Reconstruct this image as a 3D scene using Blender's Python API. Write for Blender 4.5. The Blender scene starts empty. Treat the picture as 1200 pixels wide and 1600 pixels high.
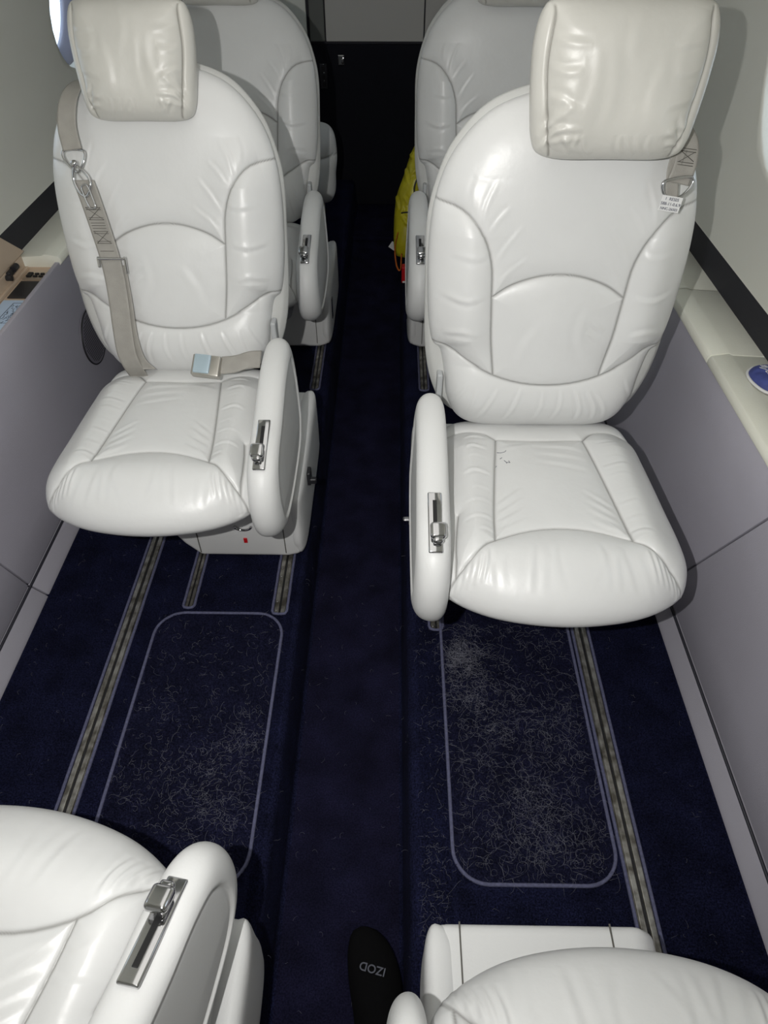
import bpy, bmesh, math, random
import numpy as np
from mathutils import Vector, Matrix
rng = np.random.default_rng(7); random.seed(7)
S = bpy.context.scene
C = S.collection
PI = math.pi

# ---------------------------------------------------------------- camera, light, exposure
cam_d = bpy.data.cameras.new('camera'); cam = bpy.data.objects.new('camera', cam_d); C.objects.link(cam)
FPX = 1080.0
cam_d.sensor_fit = 'VERTICAL'; cam_d.sensor_height = 32.0; cam_d.lens = 32.0 * FPX / 1600.0
cam_d.clip_start = 0.02
CAM = Vector((0.0995, 0.0, 1.30))
PITCH = math.atan(1054 / FPX); YAW = math.atan(21 * math.cos(PITCH) / FPX)
cam.location = CAM; cam.rotation_euler = (PI / 2 - PITCH, 0, YAW)
S.camera = cam
S.view_settings.view_transform = 'Standard'; S.view_settings.look = 'None'
S.view_settings.exposure = 0.0; S.view_settings.gamma = 1.0
S.view_settings.use_curve_mapping = False

w = bpy.data.worlds.new('world'); S.world = w; w.use_nodes = True
w.node_tree.nodes['Background'].inputs[0].default_value = (0.80, 0.90, 1.0, 1)
w.node_tree.nodes['Background'].inputs[1].default_value = 2.6

def light(name, kind, loc, energy, size, rot=(0, 0, 0), color=(1, 1, 1), sy=None):
    d = bpy.data.lights.new(name, kind); o = bpy.data.objects.new(name, d); C.objects.link(o)
    d.energy = energy; d.color = color; o.location = loc; o.rotation_euler = rot
    if kind == 'AREA':
        d.size = size
        if sy: d.shape = 'RECTANGLE'; d.size_y = sy
    else: d.shadow_soft_size = size
    return o
# phone flash beside the lens (a soft-edged beam), and two unseen area lights added under the ceiling as ambient fill
fl_ = light('phone_flash', 'SPOT', CAM + Vector((-0.130, 0.0, 0.035)), 46.0, 0.006, rot=(PI / 2 - PITCH + math.radians(6), 0, YAW + 0.02), color=(1, 0.985, 0.96))
fl_.data.spot_size = math.radians(134); fl_.data.spot_blend = 1.0
light('added_fill_light', 'AREA', (0.0, 0.7, 1.40), 2.6, 0.5, color=(1, 0.97, 0.93), sy=1.9)
light('added_fill_light', 'AREA', (0.0, 2.7, 1.40), 0.35, 0.5, color=(0.95, 0.97, 1.0), sy=1.4)

# ---------------------------------------------------------------- materials
def mat(name, col, rough=0.5, metal=0.0, bump=0.0, bscale=200.0, var=0.0, vscale=8.0, spec=0.5, seam=None, sheen=0.0, detail=3.0, col2=None, emit=None):
    m = bpy.data.materials.new(name); m.use_nodes = True
    nt = m.node_tree; n = nt.nodes; l = nt.links; b = n['Principled BSDF']
    b.inputs['Base Color'].default_value = (*col, 1); b.inputs['Roughness'].default_value = rough
    b.inputs['Metallic'].default_value = metal; b.inputs['Specular IOR Level'].default_value = spec
    if sheen: b.inputs['Sheen Weight'].default_value = sheen
    tc = n.new('ShaderNodeTexCoord')
    cur = None
    if var or col2:
        no = n.new('ShaderNodeTexNoise'); no.inputs['Scale'].default_value = vscale; no.inputs['Detail'].default_value = 4
        l.new(tc.outputs['Object'], no.inputs['Vector'])
        r = n.new('ShaderNodeValToRGB')
        c2 = col2 if col2 else tuple(c * (1 - var) for c in col)
        r.color_ramp.elements[0].position = 0.35; r.color_ramp.elements[1].position = 0.68
        r.color_ramp.elements[0].color = (*c2, 1); r.color_ramp.elements[1].color = (*col, 1)
        l.new(no.outputs['Fac'], r.inputs['Fac']); cur = r.outputs['Color']
    if seam:
        at = n.new('ShaderNodeAttribute'); at.attribute_name = 'seam'
        mx = n.new('ShaderNodeMix'); mx.data_type = 'RGBA'
        l.new(at.outputs['Fac'], mx.inputs['Factor'])
        if cur: l.new(cur, mx.inputs['A'])
        else: mx.inputs['A'].default_value = (*col, 1)
        mx.inputs['B'].default_value = (*seam, 1); cur = mx.outputs['Result']
    if cur: l.new(cur, b.inputs['Base Color'])
    if bump:
        nb = n.new('ShaderNodeTexNoise'); nb.inputs['Scale'].default_value = bscale; nb.inputs['Detail'].default_value = detail
        l.new(tc.outputs['Object'], nb.inputs['Vector'])
        bp = n.new('ShaderNodeBump'); bp.inputs['Strength'].default_value = 1.0; bp.inputs['Distance'].default_value = bump
        l.new(nb.outputs['Fac'], bp.inputs['Height']); l.new(bp.outputs['Normal'], b.inputs['Normal'])
    if emit:
        b.inputs['Emission Color'].default_value = (*emit[0], 1); b.inputs['Emission Strength'].default_value = emit[1]
    return m

LEATHER = mat('ivory_leather', (0.735, 0.74, 0.735), 0.36, bump=0.0010, bscale=26, var=0.05, vscale=6, seam=(0.20, 0.195, 0.185), detail=5)
LEATHER2 = mat('ivory_leather_trim', (0.715, 0.72, 0.715), 0.45, bump=0.0002, bscale=300, seam=(0.30, 0.30, 0.28))
HEADL = mat('warm_ivory_headrest_leather', (0.655, 0.645, 0.60), 0.36, bump=0.0010, bscale=26, var=0.08, vscale=9, seam=(0.20, 0.19, 0.17), detail=5)
SHELLM = mat('ivory_plastic_shell', (0.58, 0.585, 0.57), 0.5, bump=0.0002, bscale=240)
SIDEG = mat('grey_side_leather', (0.46, 0.475, 0.485), 0.5, bump=0.0003, bscale=300)
CHROME = mat('polished_chrome', (0.58, 0.58, 0.59), 0.09, 1.0)
DARK = mat('black_slot', (0.006, 0.006, 0.007), 0.5)
BLACKPL = mat('black_plastic', (0.02, 0.02, 0.024), 0.4)
ALU = mat('worn_aluminium', (0.42, 0.41, 0.38), 0.4, 0.8, bump=0.0008, bscale=160, col2=(0.13, 0.12, 0.10), vscale=45)
BIND = mat('blue_grey_binding', (0.115, 0.12, 0.21), 0.85, bump=0.0008, bscale=700, var=0.3, vscale=200)
PANEL = mat('mauve_grey_panel', (0.44, 0.425, 0.49), 0.5, bump=0.0004, bscale=450, var=0.06, vscale=3)
PANELK = mat('mauve_grey_kick_panel', (0.50, 0.485, 0.55), 0.5, bump=0.0004, bscale=450)
GROOVE = mat('dark_groove', (0.02, 0.02, 0.03), 0.6)
LEDGE = mat('cream_ledge_leather', (0.86, 0.86, 0.76), 0.5, bump=0.0003, bscale=300, var=0.04)
LINER = mat('pale_cabin_liner', (0.80, 0.80, 0.73), 0.6, bump=0.0003, bscale=500, var=0.04, vscale=2)
BAND = mat('black_air_return_band', (0.012, 0.012, 0.02), 0.6, bump=0.0004, bscale=300)
BULK = mat('grey_bulkhead_panel', (0.56, 0.54, 0.50), 0.6, bump=0.0004, bscale=300)
DOORM = mat('navy_black_door', (0.005, 0.0055, 0.010), 0.75, bump=0.0006, bscale=300, spec=0.2)
WEB = mat('grey_beige_webbing', (0.36, 0.345, 0.315), 0.45, bump=0.0006, bscale=900, var=0.10, vscale=40, seam=(0.2, 0.19, 0.17))
THREAD = mat('dark_thread', (0.10, 0.095, 0.085), 0.7)
BEIGE = mat('beige_plastic', (0.62, 0.49, 0.37), 0.45, var=0.05)
PAPER = mat('blue_white_paper', (0.50, 0.64, 0.83), 0.6)
WHITE = mat('white_label', (0.75, 0.75, 0.75), 0.6)
INK = mat('dark_ink', (0.04, 0.05, 0.09), 0.7)
INKG = mat('grey_sock_lettering', (0.09, 0.095, 0.12), 0.8)
YEL = mat('yellow_nylon', (0.62, 0.55, 0.02), 0.35, bump=0.002, bscale=30, var=0.25, vscale=12)
ORG = mat('orange_strap', (0.65, 0.16, 0.02), 0.6)
RED = mat('red_plastic', (0.55, 0.01, 0.015), 0.4)
BLUEF = mat('blue_printed_fabric', (0.06, 0.08, 0.30), 0.6, var=0.3, vscale=60)
SOCK = mat('black_sock_knit', (0.0035, 0.0035, 0.004), 0.95, bump=0.0006, bscale=800, spec=0.1)
SKIN = mat('skin', (0.5, 0.3, 0.22), 0.5)
HAIRM = mat('pale_pet_hair', (0.28, 0.285, 0.34), 0.6)
HAIRD = mat('faint_pet_hair', (0.17, 0.17, 0.21), 0.7)
GASKET = mat('grey_window_gasket', (0.30, 0.31, 0.40), 0.35, bump=0.0003, bscale=300)
GLASS = bpy.data.materials.new('window_acrylic'); GLASS.use_nodes = True
_n = GLASS.node_tree.nodes; _l = GLASS.node_tree.links; _n.remove(_n['Principled BSDF'])
_t = _n.new('ShaderNodeBsdfTransparent'); _g = _n.new('ShaderNodeBsdfGlossy'); _g.inputs['Roughness'].default_value = 0.03
_m = _n.new('ShaderNodeMixShader'); _m.inputs[0].default_value = 0.08; _t.inputs[0].default_value = (0.9, 0.93, 0.95, 1)
_l.new(_t.outputs[0], _m.inputs[1]); _l.new(_g.outputs[0], _m.inputs[2]); _l.new(_m.outputs[0], _n['Material Output'].inputs[0])

def carpet(name, col, col2, coarse=0.003, scale=260):
    m = mat(name, col, 0.95, bump=coarse, bscale=scale, col2=col2, vscale=330, spec=0.1, detail=6)
    nt = m.node_tree; n = nt.nodes; l = nt.links; b = n['Principled BSDF']
    ramp = [x for x in n if x.type == 'VALTORGB'][0]
    tc = [x for x in n if x.type == 'TEX_COORD'][0]
    big = n.new('ShaderNodeTexNoise'); big.inputs['Scale'].default_value = 14; big.inputs['Detail'].default_value = 5
    l.new(tc.outputs['Object'], big.inputs['Vector'])
    mr = n.new('ShaderNodeMapRange'); mr.inputs[1].default_value = 0.3; mr.inputs[2].default_value = 0.7; mr.inputs[3].default_value = 0.6; mr.inputs[4].default_value = 1.3
    l.new(big.outputs['Fac'], mr.inputs[0])
    vm = n.new('ShaderNodeVectorMath'); vm.operation = 'SCALE'
    l.new(ramp.outputs['Color'], vm.inputs[0]); l.new(mr.outputs[0], vm.inputs['Scale'])
    l.new(vm.outputs[0], b.inputs['Base Color'])
    return m
CARPET = carpet('navy_carpet', (0.0135, 0.0155, 0.048), (0.0025, 0.0032, 0.012))
CARPETA = carpet('navy_aisle_carpet', (0.0125, 0.012, 0.034), (0.0045, 0.0045, 0.0145), 0.0015, 300)
CARPETM = carpet('navy_mat_pile', (0.017, 0.018, 0.048), (0.0035, 0.004, 0.013), 0.003, 230)

# ---------------------------------------------------------------- helpers
def tag(o, label=None, cat=None, group=None, kind=None):
    if label: o['label'] = label
    if cat: o['category'] = cat
    if group: o['group'] = group
    if kind: o['kind'] = kind
    return o
def link(name, me, m, parent=None, smooth=True):
    o = bpy.data.objects.new(name, me); C.objects.link(o)
    if m is not None and len(me.materials) == 0: me.materials.append(m)
    if parent: o.parent = parent
    if smooth and len(me.polygons): me.polygons.foreach_set('use_smooth', [True] * len(me.polygons))
    return o
def empty(name, loc=(0, 0, 0), rz=0, parent=None):
    o = bpy.data.objects.new(name, None); C.objects.link(o); o.location = loc; o.rotation_euler = (0, 0, rz)
    o.empty_display_size = 0.05
    if parent: o.parent = parent
    return o
def mesh(name, verts, faces):
    me = bpy.data.meshes.new(name)
    me.from_pydata([tuple(map(float, v)) for v in verts], [], [tuple(map(int, f)) for f in faces]); me.update(); me.validate()
    return me
def bm_mesh(name, bm):
    bmesh.ops.recalc_face_normals(bm, faces=bm.faces)
    me = bpy.data.meshes.new(name); bm.to_mesh(me); bm.free(); return me
def rbox(bm, cx, cy, cz, sx, sy, sz, r=0.004, seg=3, rot=None):
    M = Matrix.Translation((cx, cy, cz)) @ (rot if rot is not None else Matrix()) @ Matrix.Diagonal((sx, sy, sz, 1))
    g = bmesh.ops.create_cube(bm, size=1, matrix=M)
    if r > 0:
        es = set(e for v in g['verts'] for e in v.link_edges)
        bmesh.ops.bevel(bm, geom=list(es), offset=min(r, 0.49 * min(sx, sy, sz)), segments=seg, profile=0.5, affect='EDGES')
    return bm
def box(name, c, s, m, parent=None, r=0.004, seg=3, rot=None, smooth=False):
    bm = bmesh.new(); rbox(bm, *c, *s, r=r, seg=seg, rot=rot)
    o = link(name, bm_mesh(name, bm), m, parent, smooth=False)
    if smooth:
        shade_auto(o)
    return o
def shade_auto(o, ang=35):
    me = o.data
    me.polygons.foreach_set('use_smooth', [True] * len(me.polygons))
    bm = bmesh.new(); bm.from_mesh(me)
    for e in bm.edges:
        if len(e.link_faces) == 2 and e.calc_face_angle(0) > math.radians(ang): e.smooth = False
    bm.to_mesh(me); bm.free()
def smooth_closed(pts, n):
    """closed Catmull-Rom through pts, resampled to n points at equal arc length"""
    P = np.array(pts, float); K = len(P); out = []
    for i in range(K):
        p0, p1, p2, p3 = P[i - 1], P[i], P[(i + 1) % K], P[(i + 2) % K]
        for t in np.linspace(0, 1, 24, endpoint=False):
            out.append(0.5 * ((2 * p1) + (-p0 + p2) * t + (2 * p0 - 5 * p1 + 4 * p2 - p3) * t * t + (-p0 + 3 * p1 - 3 * p2 + p3) * t ** 3))
    return resample(np.array(out), n, True)
def smooth_open(pts, n):
    P = np.array(pts, float); P = np.vstack([2 * P[0] - P[1], P, 2 * P[-1] - P[-2]]); out = []
    for i in range(1, len(P) - 2):
        p0, p1, p2, p3 = P[i - 1], P[i], P[i + 1], P[i + 2]
        for t in np.linspace(0, 1, 24, endpoint=(i == len(P) - 3)):
            out.append(0.5 * ((2 * p1) + (-p0 + p2) * t + (2 * p0 - 5 * p1 + 4 * p2 - p3) * t * t + (-p0 + 3 * p1 - 3 * p2 + p3) * t ** 3))
    return resample(np.array(out), n, False)
def resample(P, n, closed):
    Q = np.vstack([P, P[:1]]) if closed else P
    d = np.r_[0, np.cumsum(np.linalg.norm(np.diff(Q, axis=0), axis=1))]
    t = np.linspace(0, d[-1], n + 1)[:-1] if closed else np.linspace(0, d[-1], n)
    return np.stack([np.interp(t, d, Q[:, k]) for k in range(P.shape[1])], 1)
def sym(half):
    """right half outline, bottom centre to top centre -> closed outline"""
    return list(half) + [(-x, y) for x, y in half[-2:0:-1]]
def seg_dist(X, Y, line):
    d = np.full(X.shape, 9.0)
    for (ax, ay), (bx, by) in zip(line[:-1], line[1:]):
        vx, vy = bx - ax, by - ay; L = vx * vx + vy * vy + 1e-12
        t = np.clip(((X - ax) * vx + (Y - ay) * vy) / L, 0, 1)
        d = np.minimum(d, np.hypot(X - ax - t * vx, Y - ay - t * vy))
    return d
def crease(X, Y, line, width, amp):
    """a soft pull line that fades at both ends: ridge with a valley beside it"""
    L = smooth_open(line, 14) if len(line) > 2 else np.array(line, float)
    out = np.zeros(X.shape); n = len(L) - 1; best = np.full(X.shape, 9.0); val = np.zeros(X.shape)
    for i in range(n):
        (ax, ay), (bx, by) = L[i], L[i + 1]
        vx, vy = bx - ax, by - ay; ll = math.hypot(vx, vy) + 1e-9
        t = ((X - ax) * vx + (Y - ay) * vy) / ll ** 2; tc = np.clip(t, 0, 1)
        d = np.hypot(X - ax - tc * vx, Y - ay - tc * vy); sg = ((X - ax) * vy - (Y - ay) * vx) / ll
        u = (i + tc) / n; fade = np.sin(np.clip(u, 0, 1) * PI) ** 0.7
        v = (np.exp(-((sg) / width) ** 2) - 0.8 * np.exp(-((sg - 1.5 * width) / width) ** 2)) * np.exp(-np.maximum(d - np.abs(sg), 0) / width) * fade
        sel = d < best; val = np.where(sel, v, val); best = np.minimum(best, d)
    return amp * np.where(best < 6 * width, val, 0)

def pillow(name, outline, centre, Hf, Hb, N, R, Rb, frame, n=4.0, seams=(), puff=0.010, pl=0.022, groove=0.0022, gw=0.0024, nb=None,
           creases=(), extra=None, depthfn=None, flip=1, edge_groove=0.0, ringseam=None):
    """rounded cushion body: outline in (x,y), swelling Hf to the front and Hb to the back. frame(x,y,d) -> xyz."""
    B = smooth_closed(outline, N) if outline is not None else None
    c = np.array(centre)
    i = np.arange(R + 1) / R; r = 1 - (1 - i) ** 1.5
    X = c[0] + r[:, None] * (B[None, :, 0] - c[0]); Y = c[1] + r[:, None] * (B[None, :, 1] - c[1])
    Rm = np.repeat(r[:, None], N, 1)
    D = Hf * np.sqrt(np.clip(1 - Rm ** n, 0, 1))
    if depthfn is not None: D = D * depthfn(X, Y)
    if extra is not None: D = D + extra(X, Y, Rm)
    dd = np.zeros_like(X); seamv = np.zeros_like(X)
    if len(seams):
        dm = np.full(X.shape, 9.0)
        for s in seams:
            dm = np.minimum(dm, seg_dist(X, Y, smooth_open(s, 26)))
        fade = 1 - 0.95 * np.clip((Rm - 0.90) / 0.10, 0, 1)
        dd += (-puff * np.exp(-dm / pl) - groove * np.exp(-(dm / gw) ** 2)) * fade
        seamv = 0.8 * np.exp(-(dm / 0.0017) ** 2)
    for (ln, wd, am) in creases: dd += crease(X, Y, ln, wd, am)
    if ringseam:
        rr, depth = ringseam
        dist = np.abs(Rm - rr) * np.hypot(B[None, :, 0] - c[0], B[None, :, 1] - c[1])
        dd += -depth * np.exp(-(dist / 0.002) ** 2); seamv = np.maximum(seamv, 0.6 * np.exp(-(dist / 0.0012) ** 2))
    if edge_groove: dd += -edge_groove * np.exp(-((1 - i)[:, None] / 0.04) ** 2)
    # displacement along the surface normal (in x,y,d space)
    P = np.stack([X, Y, D], -1)
    dr = np.gradient(P, axis=0); dt = (np.roll(P, -1, 1) - np.roll(P, 1, 1))
    nn = np.cross(dr, dt); ln = np.linalg.norm(nn, axis=-1, keepdims=True); nn = nn / np.maximum(ln, 1e-12)
    nn = np.where(nn[..., 2:3] < -0.05, -nn, nn); nn[0] = (0, 0, 1)
    if edge_groove == 0: dd[-1] *= 1
    P = P + nn * dd[..., None]
    # back
    ib = np.arange(Rb, -1, -1)[1:] / Rb; rb = 1 - (1 - ib) ** 2
    Xb = c[0] + rb[:, None] * (B[None, :, 0] - c[0]); Yb = c[1] + rb[:, None] * (B[None, :, 1] - c[1])
    Db = -Hb * np.sqrt(np.clip(1 - np.repeat(rb[:, None], N, 1) ** (nb or n + 2), 0, 1))
    Pb = np.stack([Xb, Yb, Db], -1)
    A = np.concatenate([P[1:], Pb[:-1]], 0).reshape(-1, 3)
    A = np.vstack([A, P[0, 0][None], Pb[-1, 0][None]])
    rows = R + Rb - 1
    sv = np.concatenate([seamv[1:].ravel(), np.zeros((Rb - 1) * N), [0, 0]])
    V = frame(A[:, 0], A[:, 1], A[:, 2]); V = np.stack(V, -1)
    k = np.arange(N); k2 = (k + 1) % N
    fq = []
    for j in range(rows - 1):
        fq.append(np.stack([j * N + k, (j + 1) * N + k, (j + 1) * N + k2, j * N + k2], 1))
    fq = np.concatenate(fq); top = rows * N; bot = top + 1
    ft = np.concatenate([np.stack([np.full(N, top), k, k2], 1), np.stack([np.full(N, bot), (rows - 1) * N + k2, (rows - 1) * N + k], 1)])
    # orientation test
    me = bpy.data.meshes.new(name)
    nv = len(V); me.vertices.add(nv); me.vertices.foreach_set('co', V.astype(np.float32).ravel())
    tri = ft; 
    a, b_, c_ = V[tri[0]]; vol = 0
    pc = V.mean(0); f0 = fq[len(fq) // 4]; q = V[f0]; nrm = np.cross(q[1] - q[0], q[3] - q[0])
    t0, t1, t2 = V[tri[0][0]], V[tri[0][1]], V[tri[0][2]]
    inward = np.dot(np.cross(t1 - t0, t2 - t0), t0 - pc) < 0
    if inward: fq = fq[:, ::-1]; ft = ft[:, ::-1]
    loops = np.concatenate([fq.ravel(), ft.ravel()]).astype(np.int32)
    me.loops.add(len(loops)); me.loops.foreach_set('vertex_index', loops)
    nf = len(fq) + len(ft); me.polygons.add(nf)
    st = np.concatenate([np.arange(len(fq)) * 4, len(fq) * 4 + np.arange(len(ft)) * 3]).astype(np.int32)
    me.polygons.foreach_set('loop_start', st)
    me.update(calc_edges=True); me.validate()
    at = me.attributes.new('seam', 'FLOAT', 'POINT'); at.data.foreach_set('value', sv.astype(np.float32))
    me.polygons.foreach_set('use_smooth', [True] * nf)
    return me
def prism(name, prof, a0, a1, axis='y', r=0.0, seg=2):
    """closed profile (u,v) extruded. axis y: (x,z) profile; axis x: (y,z) profile; axis z: (x,y)"""
    bm = bmesh.new()
    def P(u, v, a):
        return {'y': (u, a, v), 'x': (a, u, v), 'z': (u, v, a)}[axis]
    f0 = [bm.verts.new(P(u, v, a0)) for u, v in prof]; f1 = [bm.verts.new(P(u, v, a1)) for u, v in prof]
    n = len(prof)
    bm.faces.new(f0); bm.faces.new(f1[::-1])
    for i in range(n): bm.faces.new((f0[i], f1[i], f1[(i + 1) % n], f0[(i + 1) % n]))
    bmesh.ops.recalc_face_normals(bm, faces=bm.faces)
    if r > 0:
        es = [e for e in bm.edges if len(e.link_faces) == 2 and e.calc_face_angle(0) > 0.6]
        bmesh.ops.bevel(bm, geom=es, offset=r, segments=seg, profile=0.5, affect='EDGES')
    return bm_mesh(name, bm)
def tube_data(paths, rad, k=6, closed=False, flat=None):
    V = []; F = []
    for P in paths:
        P = np.array(P, float); n = len(P); base = len(V)
        T = np.gradient(P, axis=0) if not closed else (np.roll(P, -1, 0) - np.roll(P, 1, 0))
        T /= np.linalg.norm(T, axis=1, keepdims=True) + 1e-12
        up = np.array([0, 0, 1.0])
        if abs(T[0] @ up) > 0.9: up = np.array([0, 1.0, 0])
        for i in range(n):
            s = np.cross(T[i], up); s /= np.linalg.norm(s) + 1e-12; u2 = np.cross(s, T[i])
            up = u2
            for j in range(k):
                a = 2 * PI * j / k
                V.append(P[i] + rad * (math.cos(a) * s + math.sin(a) * u2))
        for i in range(n if closed else n - 1):
            i2 = (i + 1) % n
            for j in range(k):
                F.append((base + i * k + j, base + i * k + (j + 1) % k, base + i2 * k + (j + 1) % k, base + i2 * k + j))
        if not closed:
            F.append(tuple(base + j for j in range(k))[::-1]); F.append(tuple(base + (n - 1) * k + j for j in range(k)))
    return V, F
def tube(name, paths, rad, m, parent=None, k=6, closed=False):
    V, F = tube_data(paths, rad, k, closed)
    return link(name, mesh(name, V, F), m, parent)
def ribbon_mesh(name, path, side, width, th=0.0016, n=60, edge=0.0, wob=0.0):
    """flat webbing following path (3D points); side: vectors (one per path point or one) across it"""
    P = smooth_open(path, n); Sd = np.array(side, float)
    if Sd.ndim == 1: Sd = np.repeat(Sd[None], n, 0)
    else: Sd = resample_par(Sd, len(path), n)
    Sd = Sd / np.linalg.norm(Sd, axis=1, keepdims=True)
    T = np.gradient(P, axis=0); T /= np.linalg.norm(T, axis=1, keepdims=True)
    Nn = np.cross(Sd, T); Nn /= np.linalg.norm(Nn, axis=1, keepdims=True)
    K = 11; us = np.linspace(-1, 1, K); V = []; F = []
    for i in range(n):
        for sgn in (1, -1):
            for u in us:
                hump = 0.0012 * (1 - u * u) * (1 if sgn > 0 else 1)
                V.append(P[i] + Sd[i] * u * width / 2 + Nn[i] * (sgn * th / 2 * (1 - 0.7 * abs(u) ** 6) + hump + wob * math.sin(i * 0.35 + 2 * u) * 0.5))
    M = 2 * K
    for i in range(n - 1):
        a = i * M; b = (i + 1) * M
        for j in range(K - 1):
            F.append((a + j, a + j + 1, b + j + 1, b + j)); F.append((a + K + j, b + K + j, b + K + j + 1, a + K + j + 1))
        F.append((a, b, b + K, a + K)); F.append((a + K - 1, a + 2 * K - 1, b + 2 * K - 1, b + K - 1))
    for a in (0, (n - 1) * M):
        for j in range(K - 1): F.append((a + j, a + K + j, a + K + j + 1, a + j + 1))
    return mesh(name, V, F)
def resample_par(A, k, n):
    t = np.linspace(0, k - 1, n); return np.stack([np.interp(t, np.arange(k), A[:, j]) for j in range(3)], 1)

# ---------------------------------------------------------------- the shell of the cabin
Y0, Y1 = -1.1, 3.88
def strip(name, prof, y0, y1, m, ny=2, kind='structure', parent=None, smooth=True, auto=None):
    """open profile (x,z) swept along y as a surface"""
    V = []; F = []; n = len(prof); ys = np.linspace(y0, y1, ny)
    for y in ys:
        for (x, z) in prof: V.append((x, y, z))
    for i in range(ny - 1):
        for j in range(n - 1): F.append((i * n + j, i * n + j + 1, (i + 1) * n + j + 1, (i + 1) * n + j))
    o = link(name, mesh(name, V, F), m, parent, smooth=smooth)
    if auto: shade_auto(o, auto)
    if kind and parent is None: o['kind'] = kind
    return o
# floor: raised shelves, bull-nosed steps and the dropped aisle, one carpeted shell with real thickness below
def arc(cx, cz, r, a0, a1, n=8):
    return [(cx + r * math.cos(math.radians(a)), cz + r * math.sin(math.radians(a))) for a in np.linspace(a0, a1, n)]
AZ = -0.13
left = [(-0.735, 0.0), (-0.132, 0.0)] + arc(-0.132, -0.022, 0.022, 90, 10, 7) + [(-0.100, AZ + 0.012)] + arc(-0.088, AZ + 0.012, 0.012, 190, 270, 5)
right = [(0.735, 0.0), (0.160, 0.0)] + arc(0.160, -0.022, 0.022, 90, 170, 7) + [(0.130, AZ + 0.012)] + arc(0.118, AZ + 0.012, 0.012, -10, -90, 5)
prof = left + right[::-1]
fl = link('floor', prism('floor', prof + [(0.735, -0.17), (-0.735, -0.17)], Y0, Y1 + 0.05, 'y'), CARPET, smooth=False)
shade_auto(fl, 50); fl['kind'] = 'structure'
fl.data.materials.append(CARPETA)
for p in fl.data.polygons:
    if p.normal.z > 0.9 and p.center.z < AZ + 0.01: p.material_index = 1

def wall_x(side, z):  # inner surface of the lower wall
    return side * np.interp(z, [0, 0.06, 0.52], [0.718, 0.735, 0.764])
for side, nm in ((-1, 'left'), (1, 'right')):
    # kick strip, split at the panel joint; slanted joint
    joints = [(-1.1, -1.1), (1.035, 0.87) if side < 0 else (1.065, 0.835), (2.02, 1.85), (3.9, 3.9)]
    for k in range(3):
        (a0, a1), (b0, b1) = joints[k], joints[k + 1]
        g = 0.0022
        for zlo, zhi, m, nme in ((-0.005, 0.0565, PANELK, 'trim'), (0.0635, 0.515, PANEL, 'wall_' + nm)):
            V = []; nz = 6
            for z in np.linspace(zlo, zhi, nz):
                f = z / 0.52
                ya = a0 + (a1 - a0) * f + g; yb = b0 + (b1 - b0) * f - g
                x = float(wall_x(side, z))
                for y in (ya, yb):
                    V += [(x, y, z), (x + side * 0.012, y, z)]
            bm = bmesh.new(); vs = [bm.verts.new(v) for v in V]
            for i in range(nz - 1):
                a = i * 4; b = (i + 1) * 4
                bm.faces.new((vs[a], vs[a + 2], vs[b + 2], vs[b])); bm.faces.new((vs[a + 1], vs[b + 1], vs[b + 3], vs[a + 3]))
                bm.faces.new((vs[a], vs[b], vs[b + 1], vs[a + 1])); bm.faces.new((vs[a + 2], vs[a + 3], vs[b + 3], vs[b + 2]))
            bm.faces.new((vs[0], vs[1], vs[3], vs[2])); q = (nz - 1) * 4; bm.faces.new((vs[q], vs[q + 2], vs[q + 3], vs[q + 1]))
            bmesh.ops.recalc_face_normals(bm, faces=bm.faces)
            es = [e for e in bm.edges if e.calc_face_angle(0) > 0.8]
            bmesh.ops.bevel(bm, geom=es, offset=0.0025, segments=2, profile=0.5, affect='EDGES')
            o = link(nme if nme != 'trim' else 'trim_%d' % (1 if side < 0 else 2), bm_mesh(nme, bm), m, smooth=False); shade_auto(o); o['kind'] = 'structure'
    # dark backing seen in the joints
    strip('trim_%d' % (3 if side < 0 else 4), [(side * (abs(float(wall_x(1, z))) + 0.008), z) for z in (-0.02, 0.06, 0.50)], Y0, Y1, GROOVE)

for side, k in ((-1, 16), (1, 17)):
    xx = side * 0.7325
    o = tube('trim_%d' % k, [[(xx, Y0, 0.060), (xx, 1.4, 0.060), (xx, Y1, 0.060)]], 0.0030, GROOVE, k=8); o['kind'] = 'structure'
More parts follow.
